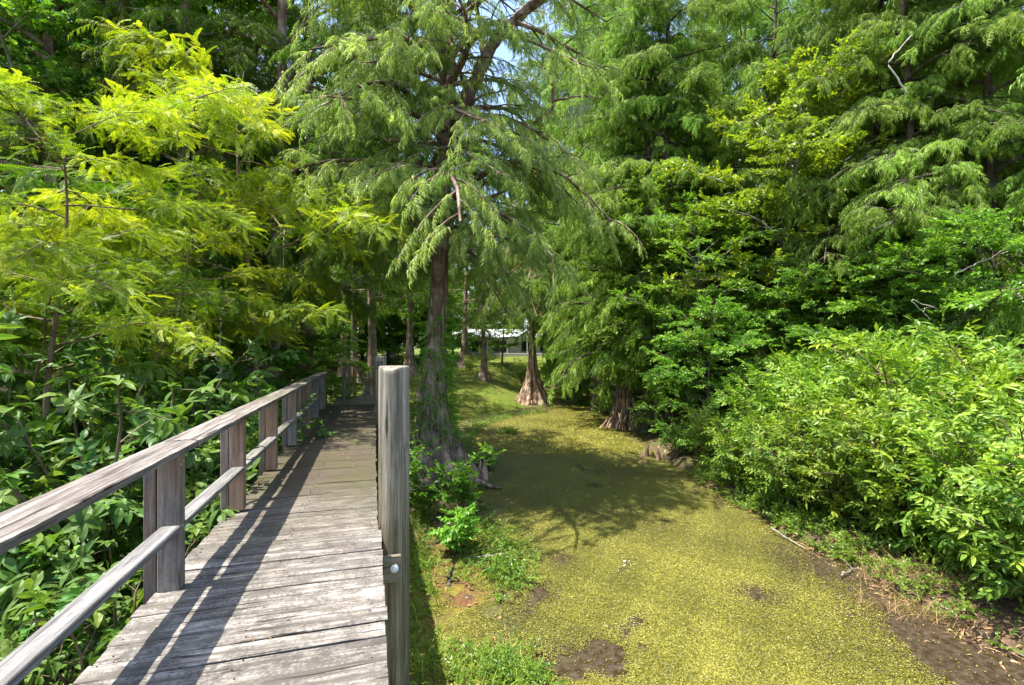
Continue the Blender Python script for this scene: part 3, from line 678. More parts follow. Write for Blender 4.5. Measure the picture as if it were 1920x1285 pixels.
# ------------------------------------------------------------------ the two cypresses that stand out
def limb(acc, pts, r0, r1, k=8, wig=.0, seed=0):
    P = np.array(pts, float); t = np.linspace(0, 1, len(P)); u = np.linspace(0, 1, len(P)*5)
    P = np.stack([np.interp(u, t, P[:, i]) for i in range(3)], 1); q = np.random.default_rng(seed)
    P[1:-1] = (P[:-2]+2*P[1:-1]+P[2:])/4; P[1:-1] += q.normal(0, wig, P[1:-1].shape)
    tube(acc, P, r0+(r1-r0)*u, k)
def big_cypress():
    d = 12.4; b = foot(818, d); r = np.random.default_rng(5)
    t = thing('buttressed_cypress', 'big dark leaning cypress with flared shaggy roots just right of the boardwalk', 'tree', b)
    def loc(px, py, dd=d): return at(px, dd, py)-b
    path = [loc(808, 930), loc(810, 850), loc(808, 760), loc(816, 650), loc(824, 520), loc(829, 400), loc(836, 250), loc(842, 100), loc(846, -60), loc(850, -500)]
    path[0][2] = -.5; tr, cr, ms = Acc(), Acc(), Acc(); H = path[-1][2]
    ax, rf = trunk_tube(tr, H, .27, .95, 1.25, flute=.28, seed=4, k=72, path=path, top=.35)
    for pts, r0, r1 in (([(868, 200), (900, 130), (925, 80), (965, 40), (1015, -5), (1090, -60)], .19, .10), ([(836, 270), (868, 200)], .22, .19), ([(908, 110), (900, 60), (890, -20)], .08, .05),
                        ([(826, 450), (850, 400), (885, 380), (935, 365), (990, 330)], .10, .03), ([(880, 385), (900, 350), (930, 330)], .05, .015), ([(822, 470), (790, 430), (740, 395), (700, 370)], .06, .02),
                        ([(838, 240), (870, 215), (900, 180), (945, 170)], .07, .02), ([(842, 120), (800, 40), (760, -10)], .08, .04), ([(1000, 230), (1035, 205), (1040, 150)], .03, .06), ([(1035, 190), (1080, 180), (1130, 185)], .04, .012)):
        limb(tr, [loc(*p) for p in pts], r0, r1, 8, .015, 3)
    for az in (-.5, -1.1, -2.0, .3, 2.6, -2.7, 1.4):    # root flanges running out into the mud
        s = np.linspace(0, 1, 7)[:, None]; dirn = np.array([cos(az), sin(az), 0]); L = r.uniform(.9, 1.7)
        P = ax(0)[None]*0+ax(0.0)+dirn*(.35+L*s)+np.array([0, 0, 1.])*(.42*(1-s)**2-.18*s)+r.normal(0, .03, (7, 3)); tube(tr, P, (.12*(1-s[:, 0])+.03), 7)
    P, D, T = grow(tr, ax, rf, 15, 5.6, lambda t: 4.3*(1-.3*t)*min(1, .6+t*2), 70, 12, 13, lambda t: .26+.3*t, .52, 8)
    g2 = grow(tr, ax, rf, 14, 6.6, lambda t: 3.6, 9, 12, 13, lambda t: .12+.25*t, .42, 18, az0=-1.75, azspan=2.2)
    P, D, T = (np.concatenate([u, v]) for u, v in zip((P, D, T), g2)); hole = ((np.abs(P[:, 0]-loc(920, 50)[0]) < .9) & (P[:, 2] > loc(900, 110)[2]) & (np.abs(P[:, 1]) < 2.5))
    P, D, T = P[~hole], D[~hole]-[0, 0, .35], T[~hole]
    place(cr, FAR, P, D, r.uniform(.45, .8, len(P)), r, .5, .62+T)
    mp = [loc(1072, 188), loc(1092, 190), loc(725, 385), loc(745, 400), loc(905, 385), loc(925, 372), loc(880, 215)]
    mp = np.array([m+r.normal(0, .08, 3) for m in mp for _ in range(3)]); place(ms, MOSS, mp, np.tile([1., 0, 0], (len(mp), 1))+r.normal(0, .3, (len(mp), 3))*[1, 1, 0], r.uniform(.7, 1.3, len(mp)), r, .0, .5)
    iv = Acc(); n = 900; z = r.uniform(.9, 4.6, n)*r.uniform(.6, 1, n)+.3; az = r.uniform(-2.6, .9, n); A = ax(z); rr = np.array([rf(q) for q in z])+.05+np.abs(r.normal(0, .09, n))
    dn = np.stack([np.cos(az), np.sin(az), np.full(n, -.2)], 1); place(iv, SMALLT, A+dn*rr[:, None]*[1, 1, 0], dn+r.normal(0, .5, (n, 3)), r.uniform(.5, .95, n), r, .8, .45+r.normal(0, .12, n))
    tr.obj('trunk', BARK['big'], t, True); cr.obj('crown', LEAF['pale'], t); ms.obj('hanging_moss', LEAF['moss'], t); iv.obj('climbing_vine', LEAF['broad'], t)
def canal_cypress():
    b = on(1000, 752, .12); b[2] = gz(b[0], b[1])-.05; r = np.random.default_rng(9)
    t = thing('canal_cypress', 'slim cypress with wide reddish fluted base standing at the canal bend', 'tree', b)
    tr, cr = Acc(), Acc(); ax, rf = trunk_tube(tr, 15, .22, .98, 1.6, (-.2, 0), flute=.27, seed=12, k=80, wig=.05)
    for i in range(26):
        az = r.uniform(0, 6.28); s = np.linspace(0, 1, 5)[:, None]; L = r.uniform(.35, .75)
        tube(tr, ax(0.)+np.array([cos(az), sin(az), 0])*(.85+L*s)+np.array([0, 0, 1.])*(.55*(1-s)**1.5-.12)+r.normal(0, .02, (5, 3)), .05*(1-s[:, 0])+.02, 6)
    P, D, T = grow(tr, ax, rf, 15, 6.0, cone(3.4, .6), 52, 11, 12, lambda t: .2+.35*t, .62, 14); D = D-[0, 0, .5]
    place(cr, FAR, P, D, r.uniform(.55, 1.0, len(P)), r, .5, .6+T)
    tr.obj('trunk', BARK['red'], t, True); cr.obj('crown', LEAF['pale'], t)
big_cypress(); canal_cypress()

# ------------------------------------------------------------------ young lime cypresses by the railing
YG = 'young yellow-green cypresses left of the railing'
for k, px, d, rz, sc, lab in ((0, 95, 6.6, 1.2, .85, 'young lime-yellow cypress with feathery sprays at the far left edge'),
                              (1, 320, 8.6, 2.9, .86, 'young lime-yellow cypress reaching out over the middle of the railing'),
                              (0, 478, 10.8, 4.4, 1.25, 'young fresh-green cypress drooping over the far end of the railing'),
                              (1, -190, 6.8, .3, .78, 'young lime cypress mostly outside the left edge, branches reaching in')):
    plant('young_cypress', YC[k], lab, 'tree', foot(px, d), rz, sc, YG)

# ------------------------------------------------------------------ forest trees, one by one
for protos, name, group, rows in (
  (FC, 'forest_cypress', 'feathery cypresses of the right forest wall', (
    (0, 1225, 20.5, .95, .3, 'feathery cypress rising behind the dark root clump at the canal bend'),
    (1, 1350, 24.0, 1.05, 1.7, 'feathery cypress in the right wall just left of the golden gum tree'),
    (2, 1470, 18.8, .95, 2.2, 'feathery cypress with dark trunk showing beneath the golden gum tree'),
    (0, 1610, 16.2, .9, 3.9, 'feathery pale cypress tiers right of the golden gum tree'),
    (1, 1745, 14.6, .9, 5.0, 'feathery drooping cypress above the brightest shrubs at right'),
    (2, 1880, 13.2, .92, .9, 'feathery cypress filling the upper right corner'),
    (0, 2060, 12.6, 1.0, 2.4, 'cypress mostly outside the right edge with branches reaching in'),
    (1, 1555, 22.0, 1.15, .5, 'tall cypress behind the pale tiers in the right wall'),
    (2, 1700, 20.0, 1.2, 4.4, 'tall cypress behind the drooping one at upper right'),
    (0, 1850, 19.0, 1.2, 1.1, 'tall cypress half hidden behind the upper right corner cypress'),
    (1, 1120, 27.0, 1.0, 3.3, 'feathery pale cypress right of the canal cypress'),
    (0, 1165, 22.5, 1.12, 5.5, 'dense cypress left of the canal bend tree, filling the gap to the big crown'),
    (2, 1265, 20.0, 1.1, 1.3, 'dense cypress straight above the dark understory right of the canal'),
    (1, 1075, 31.0, 1.3, 2.9, 'tall pale cypress seen between the big dark crown and the right wall'),
    (0, 1190, 36.0, 1.4, .4, 'tallest far cypress closing the sky gap right of centre'),
    (1, 1400, 30.0, 1.4, 5.0, 'tall far cypress above the golden gum tree'),
    (2, 1290, 32.0, 1.15, 2.0, 'cypress deep in the wall behind the canal bend'))),
  (TC, 'tall_cypress', 'tall bare-stemmed cypresses of the left wood', (
    (0, 40, 13.6, .95, .4, 'tall cypress at the upper left corner behind lime sprays'),
    (1, 128, 12.4, 1.0, 2.1, 'tall cypress with grey trunk at upper left, second from the corner'),
    (0, 345, 13.6, 1.0, 3.0, 'tall cypress with dark slanting limb above the lime sprays'),
    (1, 507, 14.0, 1.0, 4.8, 'tall brown-stemmed cypress behind the middle of the railing'),
    (0, 575, 16.5, 1.05, 5.5, 'tall dark-stemmed cypress behind the far end of the railing'),
    (1, 645, 30.0, 1.05, .8, 'cypress with pale straight trunk behind the landing posts'),
    (0, 665, 33.0, 1.0, 1.9, 'cypress with brown trunk second from the landing posts'),
    (1, 700, 26.0, 1.0, 3.6, 'leaning dark cypress just left of the farther piling'),
    (0, 768, 37.0, 1.1, 2.7, 'cypress with dark flared foot on the lawn left of the big trunk'),
    (1, 440, 20.0, 1.05, 1.4, 'tall cypress deep in the wood above the middle railing'),
    (0, 235, 19.0, 1.1, 5.1, 'tall cypress deep in the wood at upper left'),
    (0, 1046, 42.0, 1.55, 1.1, 'tall cypress far back whose crown closes the top centre sky'),
    (1, 1092, 37.0, 1.5, 4.1, 'tall cypress far back right of the big dark limb'),
    (0, 908, 37.0, .78, 1.2, 'small cypress with foliage hanging over the left half of the house roof'),
    (1, 1030, 44.0, .85, 2.2, 'pale cypress behind the canal cypress hiding the right of the house'),
    (1, 870, 43.0, 1.0, .2, 'slim mossy cypress at the left end of the house'),
    (0, 600, 42.0, 1.1, 4.0, 'cypress far back between the railing end and the lawn'))),
  (MP, 'maple_tree', 'broadleaf trees in the forest wall', (
    (0, 1235, 20.0, .80, .2, 'dense dark maple leaning over the canal bend roots'),
    (1, 1300, 17.0, .68, 2.0, 'dense green maple right of the canal bend roots'),
    (0, 1400, 20.5, .80, 4.1, 'green maple between the root clump and pale buttress'),
    (1, 941, 46.0, .62, 1.0, 'small slim tree in front of the white-roofed house'),
    (0, 1075, 40.0, .85, 3.3, 'bright bushy tree right of the white-roofed house'),
    (1, 300, 22.0, 1.1, 5.2, 'green maple deep in the left wood'),
    (0, 800, 52.0, 1.2, .9, 'sunlit maple far behind the big dark trunk'),
    (1, 700, 50.0, 1.2, 2.9, 'sunlit maple far behind the farther piling'),
    (0, 1540, 27.0, 1.3, 1.5, 'maple deep behind the pale cypress tiers at right'),
    (0, 60, 13.4, 1.22, 2.2, 'yellow-green leafed maple crown in the upper left corner'),
    (1, 225, 15.4, 1.28, .6, 'maple crown between the dark trunks at upper left'),
    (0, 425, 16.6, 1.30, 5.0, 'maple crown over the slanting dark limb at upper left'),
    (1, 140, 20.0, 1.2, 3.1, 'maple behind the grey-trunked cypress at left')))):
    for k, px, d, sc, rz, lab in rows: plant(name, protos[k], lab, 'tree', foot(px, d)-[0, 0, .05], rz, sc, group)
plant('gum_tree', MP[1], 'golden-green gum tree catching the sun high in the right wall', 'tree', foot(1450, 17.2), .7, 1.02, None, {'crown': LEAF['gold']})
for k, px, d, sc, rz, lab in (
    (0, 1275, 18.4, .66, .1, 'low dark understory tree hanging over the roots right of the canal'),
    (1, 1330, 15.2, .72, 1.3, 'understory tree between the maple and the right bank shrubs'),
    (0, 1440, 15.6, .80, 2.7, 'understory tree in front of the pale cypress buttress'),
    (1, 1560, 14.6, .88, 4.2, 'understory tree behind the back row of lit shrubs'),
    (0, 1700, 13.4, .95, 5.0, 'understory tree in shade above the bright right shrubs'),
    (1, 1860, 11.8, .95, .6, 'understory tree in shade at the right edge'),
    (0, 60, 9.2, .80, 1.8, 'dark understory tree under the lime sprays at the left edge'),
    (1, 220, 9.8, .75, 3.2, 'dark understory tree behind the upright bay shrub'),
    (0, 350, 11.2, .80, 4.6, 'dark understory tree behind the middle of the railing'),
    (1, 460, 12.8, .72, .4, 'dark understory tree near the brown-stemmed cypress'),
    (0, 545, 15.2, .60, 2.2, 'small understory tree at the far end of the railing'),
    (1, 1100, 33.0, .62, 3.9, 'sunlit bush-like tree beside the canal cypress'),
    (0, 1165, 29.0, .62, 5.6, 'sunlit bush-like tree on the bank behind the canal bend'),
    (1, 1040, 36.0, .55, 1.0, 'sunlit bush behind the canal cypress trunk'),
    (0, 610, 24.0, .7, 2.6, 'understory tree behind the landing'),
    (1, 560, 30.0, .9, .9, 'understory tree in deep shade left of the landing')):
    plant('understory_tree', US[k], lab, 'tree', foot(px, d)-[0, 0, .04], rz, sc, 'small understory trees')
# the wood behind, to the skyline
bk = [(-60, 30), (90, 33), (215, 36), (330, 38), (440, 42), (545, 52), (640, 60), (735, 68), (830, 76), (925, 82), (1020, 72), (1110, 60), (1210, 48), (1320, 44), (1430, 38), (1540, 40), (1660, 34), (1780, 34), (1900, 30), (2040, 28)]
for i, (px, d) in enumerate(bk):
    pr = (FC, MP, FC, TC, MP)[i % 5]; k = i % len(pr)
    plant('backdrop_tree', pr[k], 'tree in the solid green wood far behind, seen only as foliage between nearer crowns', 'tree', foot(px, d), i*1.7, 1.25 if pr is not MP else 1.7, 'backdrop trees of the far wood')
for i, (px, d) in enumerate(((545, 44), (600, 56), (655, 50), (705, 62), (745, 56), (790, 64), (835, 70), (880, 76), (930, 78), (985, 76), (1040, 72), (1090, 58), (1140, 50), (480, 40), (410, 34), (1200, 42), (575, 37), (625, 43), (680, 45), (728, 44), (795, 50), (850, 57))):
    plant('backdrop_tree', US[i % 2], 'low leafy tree closing the view under the far crowns', 'tree', foot(px, d), i*2.1, 1.55+.25*(i % 3), 'low backdrop trees of the far wood')
for px, d, sc, lab in ((1440, 22.5, 1.0, 'pale fluted cypress buttress among the right bank leaves'), (1405, 23.5, .6, 'slim reddish buttress left of the pale one on the right bank')):
    b = foot(px, d)-[0, 0, .1]; t = thing('old_cypress', lab, 'tree', b, px, sc); tr = Acc(); trunk_tube(tr, 9, .30, .85, 1.5, (.1, 0), .3, px, 60); tr.obj('trunk', BARK['grey'] if px == 1440 else BARK['red'], t, True)
def knees(label, px, py, n, w_, seed):
    b = on(px, py, .05); b[2] = gz(b[0], b[1]); t = thing('cypress_knees', label, 'roots', b); r = np.random.default_rng(seed); tr = Acc()
    for i in range(n):
        x0, y0 = r.normal(0, w_), r.normal(0, w_*.6); h = r.uniform(.12, .55); s = np.linspace(0, 1, 6); q = r.normal(0, .05, 2)
        tube(tr, np.stack([x0+q[0]*s, y0+q[1]*s, -.15+(h+.15)*s], 1), r.uniform(.05, .10)*(1.15-s**1.5)+.008, 8)
    tr.obj('root_wood', BARK['red'], t, True)
knees('dark knobbly cypress knees at the foot of the big leaning cypress', 848, 905, 22, .42, 5)
knees('reddish knees on the shaded bank between the piling and the big cypress', 795, 900, 16, .35, 6)
knees('small dark knees along the water beside the root clump', 1230, 850, 18, .5, 8)
# root clump at the canal bend
b = on(1178, 800, .05); t = thing('root_clump', 'dark tangle of upright cypress roots at the canal bend', 'roots', b); r = np.random.default_rng(77); tr = Acc()
for i in range(60):
    az = r.uniform(0, 6.28); q = r.uniform(.05, 1.3); x0, y0 = q*cos(az)*1.25, q*sin(az)*.8; h = max(.25, 1.75-q*.95)*r.uniform(.6, 1.1)
    s = np.linspace(0, 1, 6)[:, None]; P = np.array([x0, y0, -.35])+s*np.array([-x0*.5, -y0*.5+.1, h+.3])+r.normal(0, .03, (6, 3)); tube(tr, P, r.uniform(.04, .12)*(1-.5*s[:, 0]), 7)
tr.obj('root_wood', BARK['red'], t, True)

# ------------------------------------------------------------------ shrubs
for k, px, py, d, sc, rz, lab in (
    (0, 1350, 0, 14.2, .62, .3, 'low green shrub at the far tip of the right bank shrub line'),
    (1, 1395, 0, 12.2, .72, 1.1, 'small green shrub on the right bank second from the canal bend'),
    (2, 1490, 0, 10.6, .78, 2.0, 'green shrub overhanging the weed where the canal widens'),
    (0, 1600, 0, 9.6, .84, 2.9, 'lit green shrub above the fresh low plants on the right bank'),
    (1, 1720, 0, 8.6, .90, 3.7, 'lit shrub with pale bare stem on the right bank'),
    (2, 1850, 0, 7.6, .92, 4.4, 'lit shrub behind the dry reeds at lower right'),
    (0, 1990, 0, 6.6, .95, 5.2, 'large-leaved shrub cut by the lower right edge'),
    (1, 1470, 0, 13.0, 1.10, .8, 'yellow-green shrub in the back row nearest the pale buttress'),
    (2, 1590, 0, 12.2, 1.32, 1.6, 'tallest yellow-green shrub in the back row of the right bank'),
    (0, 1700, 0, 11.2, 1.34, 2.5, 'yellow-green shrub second in the back row from the tallest one'),
    (1, 1810, 0, 10.2, 1.32, 3.4, 'bright yellow shrub in the back row near the right edge'),
    (2, 1930, 0, 9.2, 1.30, 4.0, 'yellow-green shrub cut by the right edge at mid height'),
    (0, 1660, 0, 10.0, 1.08, 5.9, 'sunlit shrub filling the middle of the right bank thicket'),
    (1, 1780, 0, 9.2, 1.10, .2, 'sunlit shrub in the thicket right of its middle'),
    (2, 1540, 0, 11.4, 1.02, 4.9, 'sunlit shrub in the thicket left of its middle')):
    plant('willow_shrub', SB[k], lab, 'shrub', foot(px, d-.55)-[0, 0, .05], rz, sc*1.1, 'lit shrubs on the right bank')
for k, px, d, sc, rz, lab in (
    (0, 40, 3.45, .78, .2, 'broad-leaved bay shrub at the lower left below the rails'),
    (1, 205, 3.75, .86, 1.4, 'bay shrub with hanging leaves between the two nearest rails'),
    (0, 215, 5.3, 1.42, 2.2, 'tallest upright bay shrub with pale shiny top left of the railing'),
    (1, 40, 4.9, 1.15, 3.1, 'bay shrub with grey-green leaves at the left edge'),
    (0, 330, 5.9, 1.12, 4.0, 'bay shrub behind the second railing post'),
    (1, 455, 8.2, 1.22, 5.0, 'blue-green bay shrub over the far half of the railing'),
    (0, 385, 6.6, .95, 5.7, 'low bay shrub seen through the railing gaps'),
    (1, 130, 6.6, 1.55, .9, 'dark glossy bay shrub in the shade under the lime sprays'),
    (0, 10, 6.9, 1.75, 2.6, 'tall dark bay shrub against the left edge'),
    (0, -170, 5.2, 1.5, 1.9, 'bay shrub just outside the left edge of the photo'),
    (1, -330, 6.6, 1.8, 3.0, 'bay shrub well outside the left edge of the photo'),
    (1, 300, 7.8, 1.5, 3.6, 'dark bay shrub in shade behind the tallest bay shrub')):
    p = foot(px, d); p[0] = min(p[0], -1.75)
    plant('bay_shrub', SL[k], lab, 'shrub', p-[0, 0, .05], rz, sc, 'bay shrubs beside the railing')
for k, px, d, sc, rz, lab in (
    (0, 1270, 15.2, .55, .6, 'low thicket shrub on the bank right of the root clump'),
    (1, 1290, 17.0, .45, 2.0, 'low thicket shrub among the canal bend roots'),
    (0, 1090, 30.0, .9, 3.2, 'pale sunlit shrub behind the canal cypress'),
    (1, 1140, 26.0, .85, 4.5, 'sunlit shrub on the far bank left of the root clump'),
    (0, 910, 47.0, .7, 5.5, 'rounded shrub under the house windows'),
    (1, 880, 41.0, .6, .8, 'yellow-green shrub at the left corner of the house'),
    (0, 975, 43.0, .8, 1.6, 'shrub on the lawn edge right of the house tree'),
    (1, 585, 17.5, .7, 2.4, 'pale-leaved shrub beside the railing end'),
    (0, 480, 10.6, .9, 3.9, 'dark thicket shrub beyond the middle posts'),
    (1, 180, 8.2, 1.1, 4.7, 'dark thicket shrub deep in the left shade'),
    (0, 760, 40.0, .8, 5.8, 'shrub on the lawn beside the flared dark trunk'),
    (1, 380, 9.4, 1.0, 1.2, 'thicket shrub in shade behind the blue-green bay shrub')):
    plant('thicket_shrub', ST[k], lab, 'shrub', foot(px, d)-[0, 0, .04], rz, sc, 'small-leaved thicket shrubs')

# ------------------------------------------------------------------ seedlings by the big cypress
def seedling(px, d, h, n, label, seed, mat='fresh', z=None, spread=.8, tms=None, x=None):
    r = np.random.default_rng(seed); p = foot(px, d); t = thing('maple_seedling', label, 'plant', p); st, lv = Acc(), Acc()
    for i in range(n):
        az = r.uniform(0, 6.28); hh = h*r.uniform(.55, 1.1); s = np.linspace(0, 1, 6)[:, None]
        P = np.array([0, 0, -.05])+s*np.array([0, 0, hh])+s**1.6*np.array([cos(az), sin(az), 0])*hh*spread*r.uniform(.3, .8); tube(st, P, .009*(1-.7*s[:, 0])+.002, 4, cap=False)
        m = 14; u = r.uniform(.25, 1, m); pp = np.stack([np.interp(u, s[:, 0], P[:, c]) for c in range(3)], 1); a2 = r.uniform(0, 6.28, m)
        place(lv, tms or MAPLE, pp, np.stack([np.cos(a2), np.sin(a2), r.uniform(-.1, .6, m)], 1), r.uniform(.6, 1.1, m), r, .5, .5+r.normal(0, .12, m))
    st.obj('stems', BARK['twig'], t); lv.obj('foliage', LEAF[mat], t)
seedling(812, 9.4, 1.75, 9, 'bright green maple seedling in front of the big cypress roots', 1)
seedling(868, 9.8, 1.3, 7, 'leafy seedling at the water side of the big cypress', 2, 'broad')
seedling(850, 8.2, .8, 6, 'low seedling below the big cypress near the canal edge', 3, 'broad')
seedling(699, 11.8, 2.45, 3, 'small bright seedling leaning over the boardwalk edge by the farther piling', 4)
seedling(950, 20.0, .7, 8, 'tuft of leafy seedlings on the bank left of the canal cypress', 5)
seedling(905, 14.0, .6, 8, 'leafy seedlings on the canal bank past the big cypress', 6)

# ------------------------------------------------------------------ grass, weeds and litter (uncountable)
def blades(acc, P, H, rng, wd=.010, lean=.6, tint=.5):
    n = len(P); az = rng.uniform(0, 6.28, n); h = H*rng.uniform(.5, 1.2, n); ln = lean*rng.uniform(.2, 1.3, n); an = rng.uniform(0, 6.28, n)
    s = np.stack([np.cos(an), np.sin(an), 0*an], 1)*wd/2; d = np.stack([np.cos(az)*ln, np.sin(az)*ln, np.ones(n)], 1)*h[:, None]
    mid = P+d*.55; tip = P+d*[1.25, 1.25, .85]
    V = np.stack([P+s, P-s, mid-s*.8, mid+s*.8, tip-s*.1, tip+s*.1], 1).reshape(-1, 3); Q = (np.array([[0, 1, 2, 3], [3, 2, 4, 5]])[None]+(np.arange(n)*6)[:, None, None]).reshape(-1, 4)
    acc.add(V, Q, np.repeat(np.clip(tint+rng.normal(0, .2, n), 0, 1), 6))
def scatter_poly(pxs, n, rng, z=0):
    poly = np.array([on(*p)[:2] for p in pxs]); lo, hi = poly.min(0), poly.max(0); P = rng.uniform(lo, hi, (n*4, 2)); P = P[seg_dist(P, poly) < 0][:n]; return P
def with_z(P, dz=0): return np.column_stack([P, np.maximum(ground_z(P[:, 0], P[:, 1]), 0)+dz])
rg = np.random.default_rng(101)
ga = Acc(); wa = Acc()
for poly, n, h, ml in (([(850, 1090), (870, 1010), (960, 975), (1000, 1040), (1010, 1095), (930, 1110)], 900, .16, 1), ([(840, 1300), (850, 1240), (930, 1225), (1010, 1250), (1030, 1300)], 900, .2, 1), ([(765, 1290), (768, 950), (800, 950), (830, 1290)], 1300, .22, .8),
                       ([(765, 950), (770, 830), (900, 860), (905, 930), (880, 960)], 1200, .22, .6), ([(760, 820), (800, 760), (960, 745), (1000, 770), (900, 800)], 1200, .25, .9)):
    P = scatter_poly(poly, n, rg); cl = P[rg.integers(0, len(P), max(30, n//12))]; P2 = cl[rg.integers(0, len(cl), n)]+rg.normal(0, .07, (n, 2))
    blades(ga, with_z(P2, -.02), h, rg, .011, .8, .55)
    m = n//7; P3 = with_z(cl[rg.integers(0, len(cl), m)]+rg.normal(0, .12, (m, 2)), .03+.05*ml); place(wa, SMALLT, P3, np.column_stack([rg.normal(0, 1, (m, 2)), rg.uniform(.0, .8, m)]), rg.uniform(.5, .95, m), rg, .5, .45+rg.normal(0, .2, m))
P = scatter_poly([(845, 738), (770, 690), (760, 676), (990, 676), (1000, 730), (960, 745)], 26000, rg); blades(ga, with_z(P, -.02), .13, rg, .03, .8, .4)
tag(ga.obj('grass', LEAF['grass']), 'tufts of green grass on the marsh edge and lawn', 'grass', kind='stuff')
Lb = np.array(_r)
m = 900; k = np.minimum(rg.integers(5, len(Lb)-2, m), rg.integers(5, len(Lb)-2, m)); u = rg.random((m, 1)); P = Lb[k]*(1-u)+Lb[k+1]*u+np.column_stack([np.abs(rg.normal(.28, .28, m)), rg.normal(.1, .2, m)])
place(wa, SMALLT, with_z(P, .06), np.column_stack([rg.normal(0, 1, (m, 2)), rg.uniform(.1, .9, m)]), rg.uniform(.7, 1.3, m), rg, .5, .62+rg.normal(0, .15, m))
Ll = np.array(_l); m = 900; k = rg.integers(3, 10, m); u = rg.random((m, 1)); P = Ll[k]*(1-u)+Ll[k+1]*u-np.column_stack([np.abs(rg.normal(.15, .35, m)), rg.normal(0, .2, m)])
place(wa, SMALLT, with_z(P, .05), np.column_stack([rg.normal(0, 1, (m, 2)), rg.uniform(.1, .9, m)]), rg.uniform(.6, 1.25, m), rg, .5, .5+rg.normal(0, .18, m))
tag(wa.obj('low_weeds', LEAF['fresh']), 'low fresh green marsh weeds along the canal edges', 'weeds', kind='stuff')
# leaf litter
la = Acc(); n = 9000; P = np.column_stack([rg.uniform(-9, 13, n), rg.uniform(2, 22, n)]); P = P[(seg_dist(P, CANAL) > .15)]; place(la, [quad_leaf(.075, .035, .3, .3)], with_z(P, .012), rg.normal(0, 1, (len(P), 3))*[1, 1, .15], rg.uniform(.6, 1.3, len(P)), rg, .4, .4+rg.normal(0, .25, len(P)))
m = 260; P = np.column_stack([rg.uniform(-1.2, .0, m), 1.8+10*rg.random(m)**.7, np.full(m, DECK+.006)]); place(la, [quad_leaf(.05, .012, .2, .2)], P, rg.normal(0, 1, (m, 3))*[1, 1, .1], rg.uniform(.3, 1.0, m), rg, .3, .3+rg.normal(0, .3, m))
m = 1500; k = rg.integers(5, len(Lb)-2, m); u = rg.random((m, 1)); P = Lb[k]*(1-u)+Lb[k+1]*u+np.column_stack([rg.normal(.12, .22, m), rg.normal(.05, .16, m)])
place(la, [quad_leaf(.09, .02, .3, .3), quad_leaf(.16, .008, .1, .2)], with_z(P, .014), rg.normal(0, 1, (m, 3))*[1, 1, .22], rg.uniform(.5, 1.4, m), rg, .5, .5+rg.normal(0, .3, m))
tag(la.obj('fallen_leaves', LEAF['dry']), 'brown fallen leaves and dry debris on the ground and deck', 'leaf litter', kind='stuff')
# duckweed fronds
da = Acc(); n = 1380000
dd = 4.6+(19-4.6)*rg.random(n)**1.7; ang_ = rg.uniform(-.22, .88, n); pxs = 960+FPX*np.tan(ang_); rr_ = (pxs-960)/FPX
P = np.column_stack([dd*(sin(YAW)+rr_*cos(YAW)), dd*(cos(YAW)-rr_*sin(YAW))]); sd_ = seg_dist(P, CANAL); mar = (P[:, 1] < 10) & (P[:, 0] < 4.2) & (P[:, 0] > .25) & (sd_ > -.05) & (wob(P[:, 0], P[:, 1], 1.9, 3) > -.25) & (rg.random(n) < .55); P = P[(sd_ < .05) | mar]
cv = cover_fn(P[:, 0], P[:, 1]); pat = .5+.5*wob(P[:, 0], P[:, 1], 2.6); P = P[rg.random(len(P)) < np.clip((cv-.22)*1.2+.30*(pat-.55)+.22*wob(P[:, 0], P[:, 1], 9, 1), .015, .9)]
tn = .45+.30*wob(P[:, 0], P[:, 1], .8)+.12*wob(P[:, 0], P[:, 1], 3.7, 2)+rg.normal(0, .27, len(P))
sizes = rg.uniform(.55, 1.4, len(P))
place(da, [quad_leaf(.0145, .013, .1, .05)], np.column_stack([P, np.maximum(ground_z(P[:, 0], P[:, 1]), 0)+rg.uniform(.004, .014, len(P))]), rg.normal(0, 1, (len(P), 3))*[1, 1, .32], sizes, rg, .25, tn)
n = 330000; d2 = rg.uniform(16, 47, n); a2 = np.arctan(rg.uniform(-.12, .42, n)); rr_ = np.tan(a2)
P = np.column_stack([d2*(sin(YAW)+rr_*cos(YAW)), d2*(cos(YAW)-rr_*sin(YAW))]); P = P[seg_dist(P, CANAL) < .1]; P = P[rg.random(len(P)) < np.clip(1.05-.5*(wob(P[:, 0], P[:, 1], 1.2) > .55), 0, 1)]
place(da, [quad_leaf(.040, .036, .1, .05)], np.column_stack([P, rg.uniform(.004, .016, len(P))]), rg.normal(0, 1, (len(P), 3))*[1, 1, .2], rg.uniform(.7, 1.3, len(P)), rg, .2, .58+.25*wob(P[:, 0], P[:, 1], .7)+rg.normal(0, .22, len(P)))
tag(da.obj('duckweed', LEAF['weed']), 'yellow-green duckweed fronds floating on the canal', 'duckweed', kind='stuff')

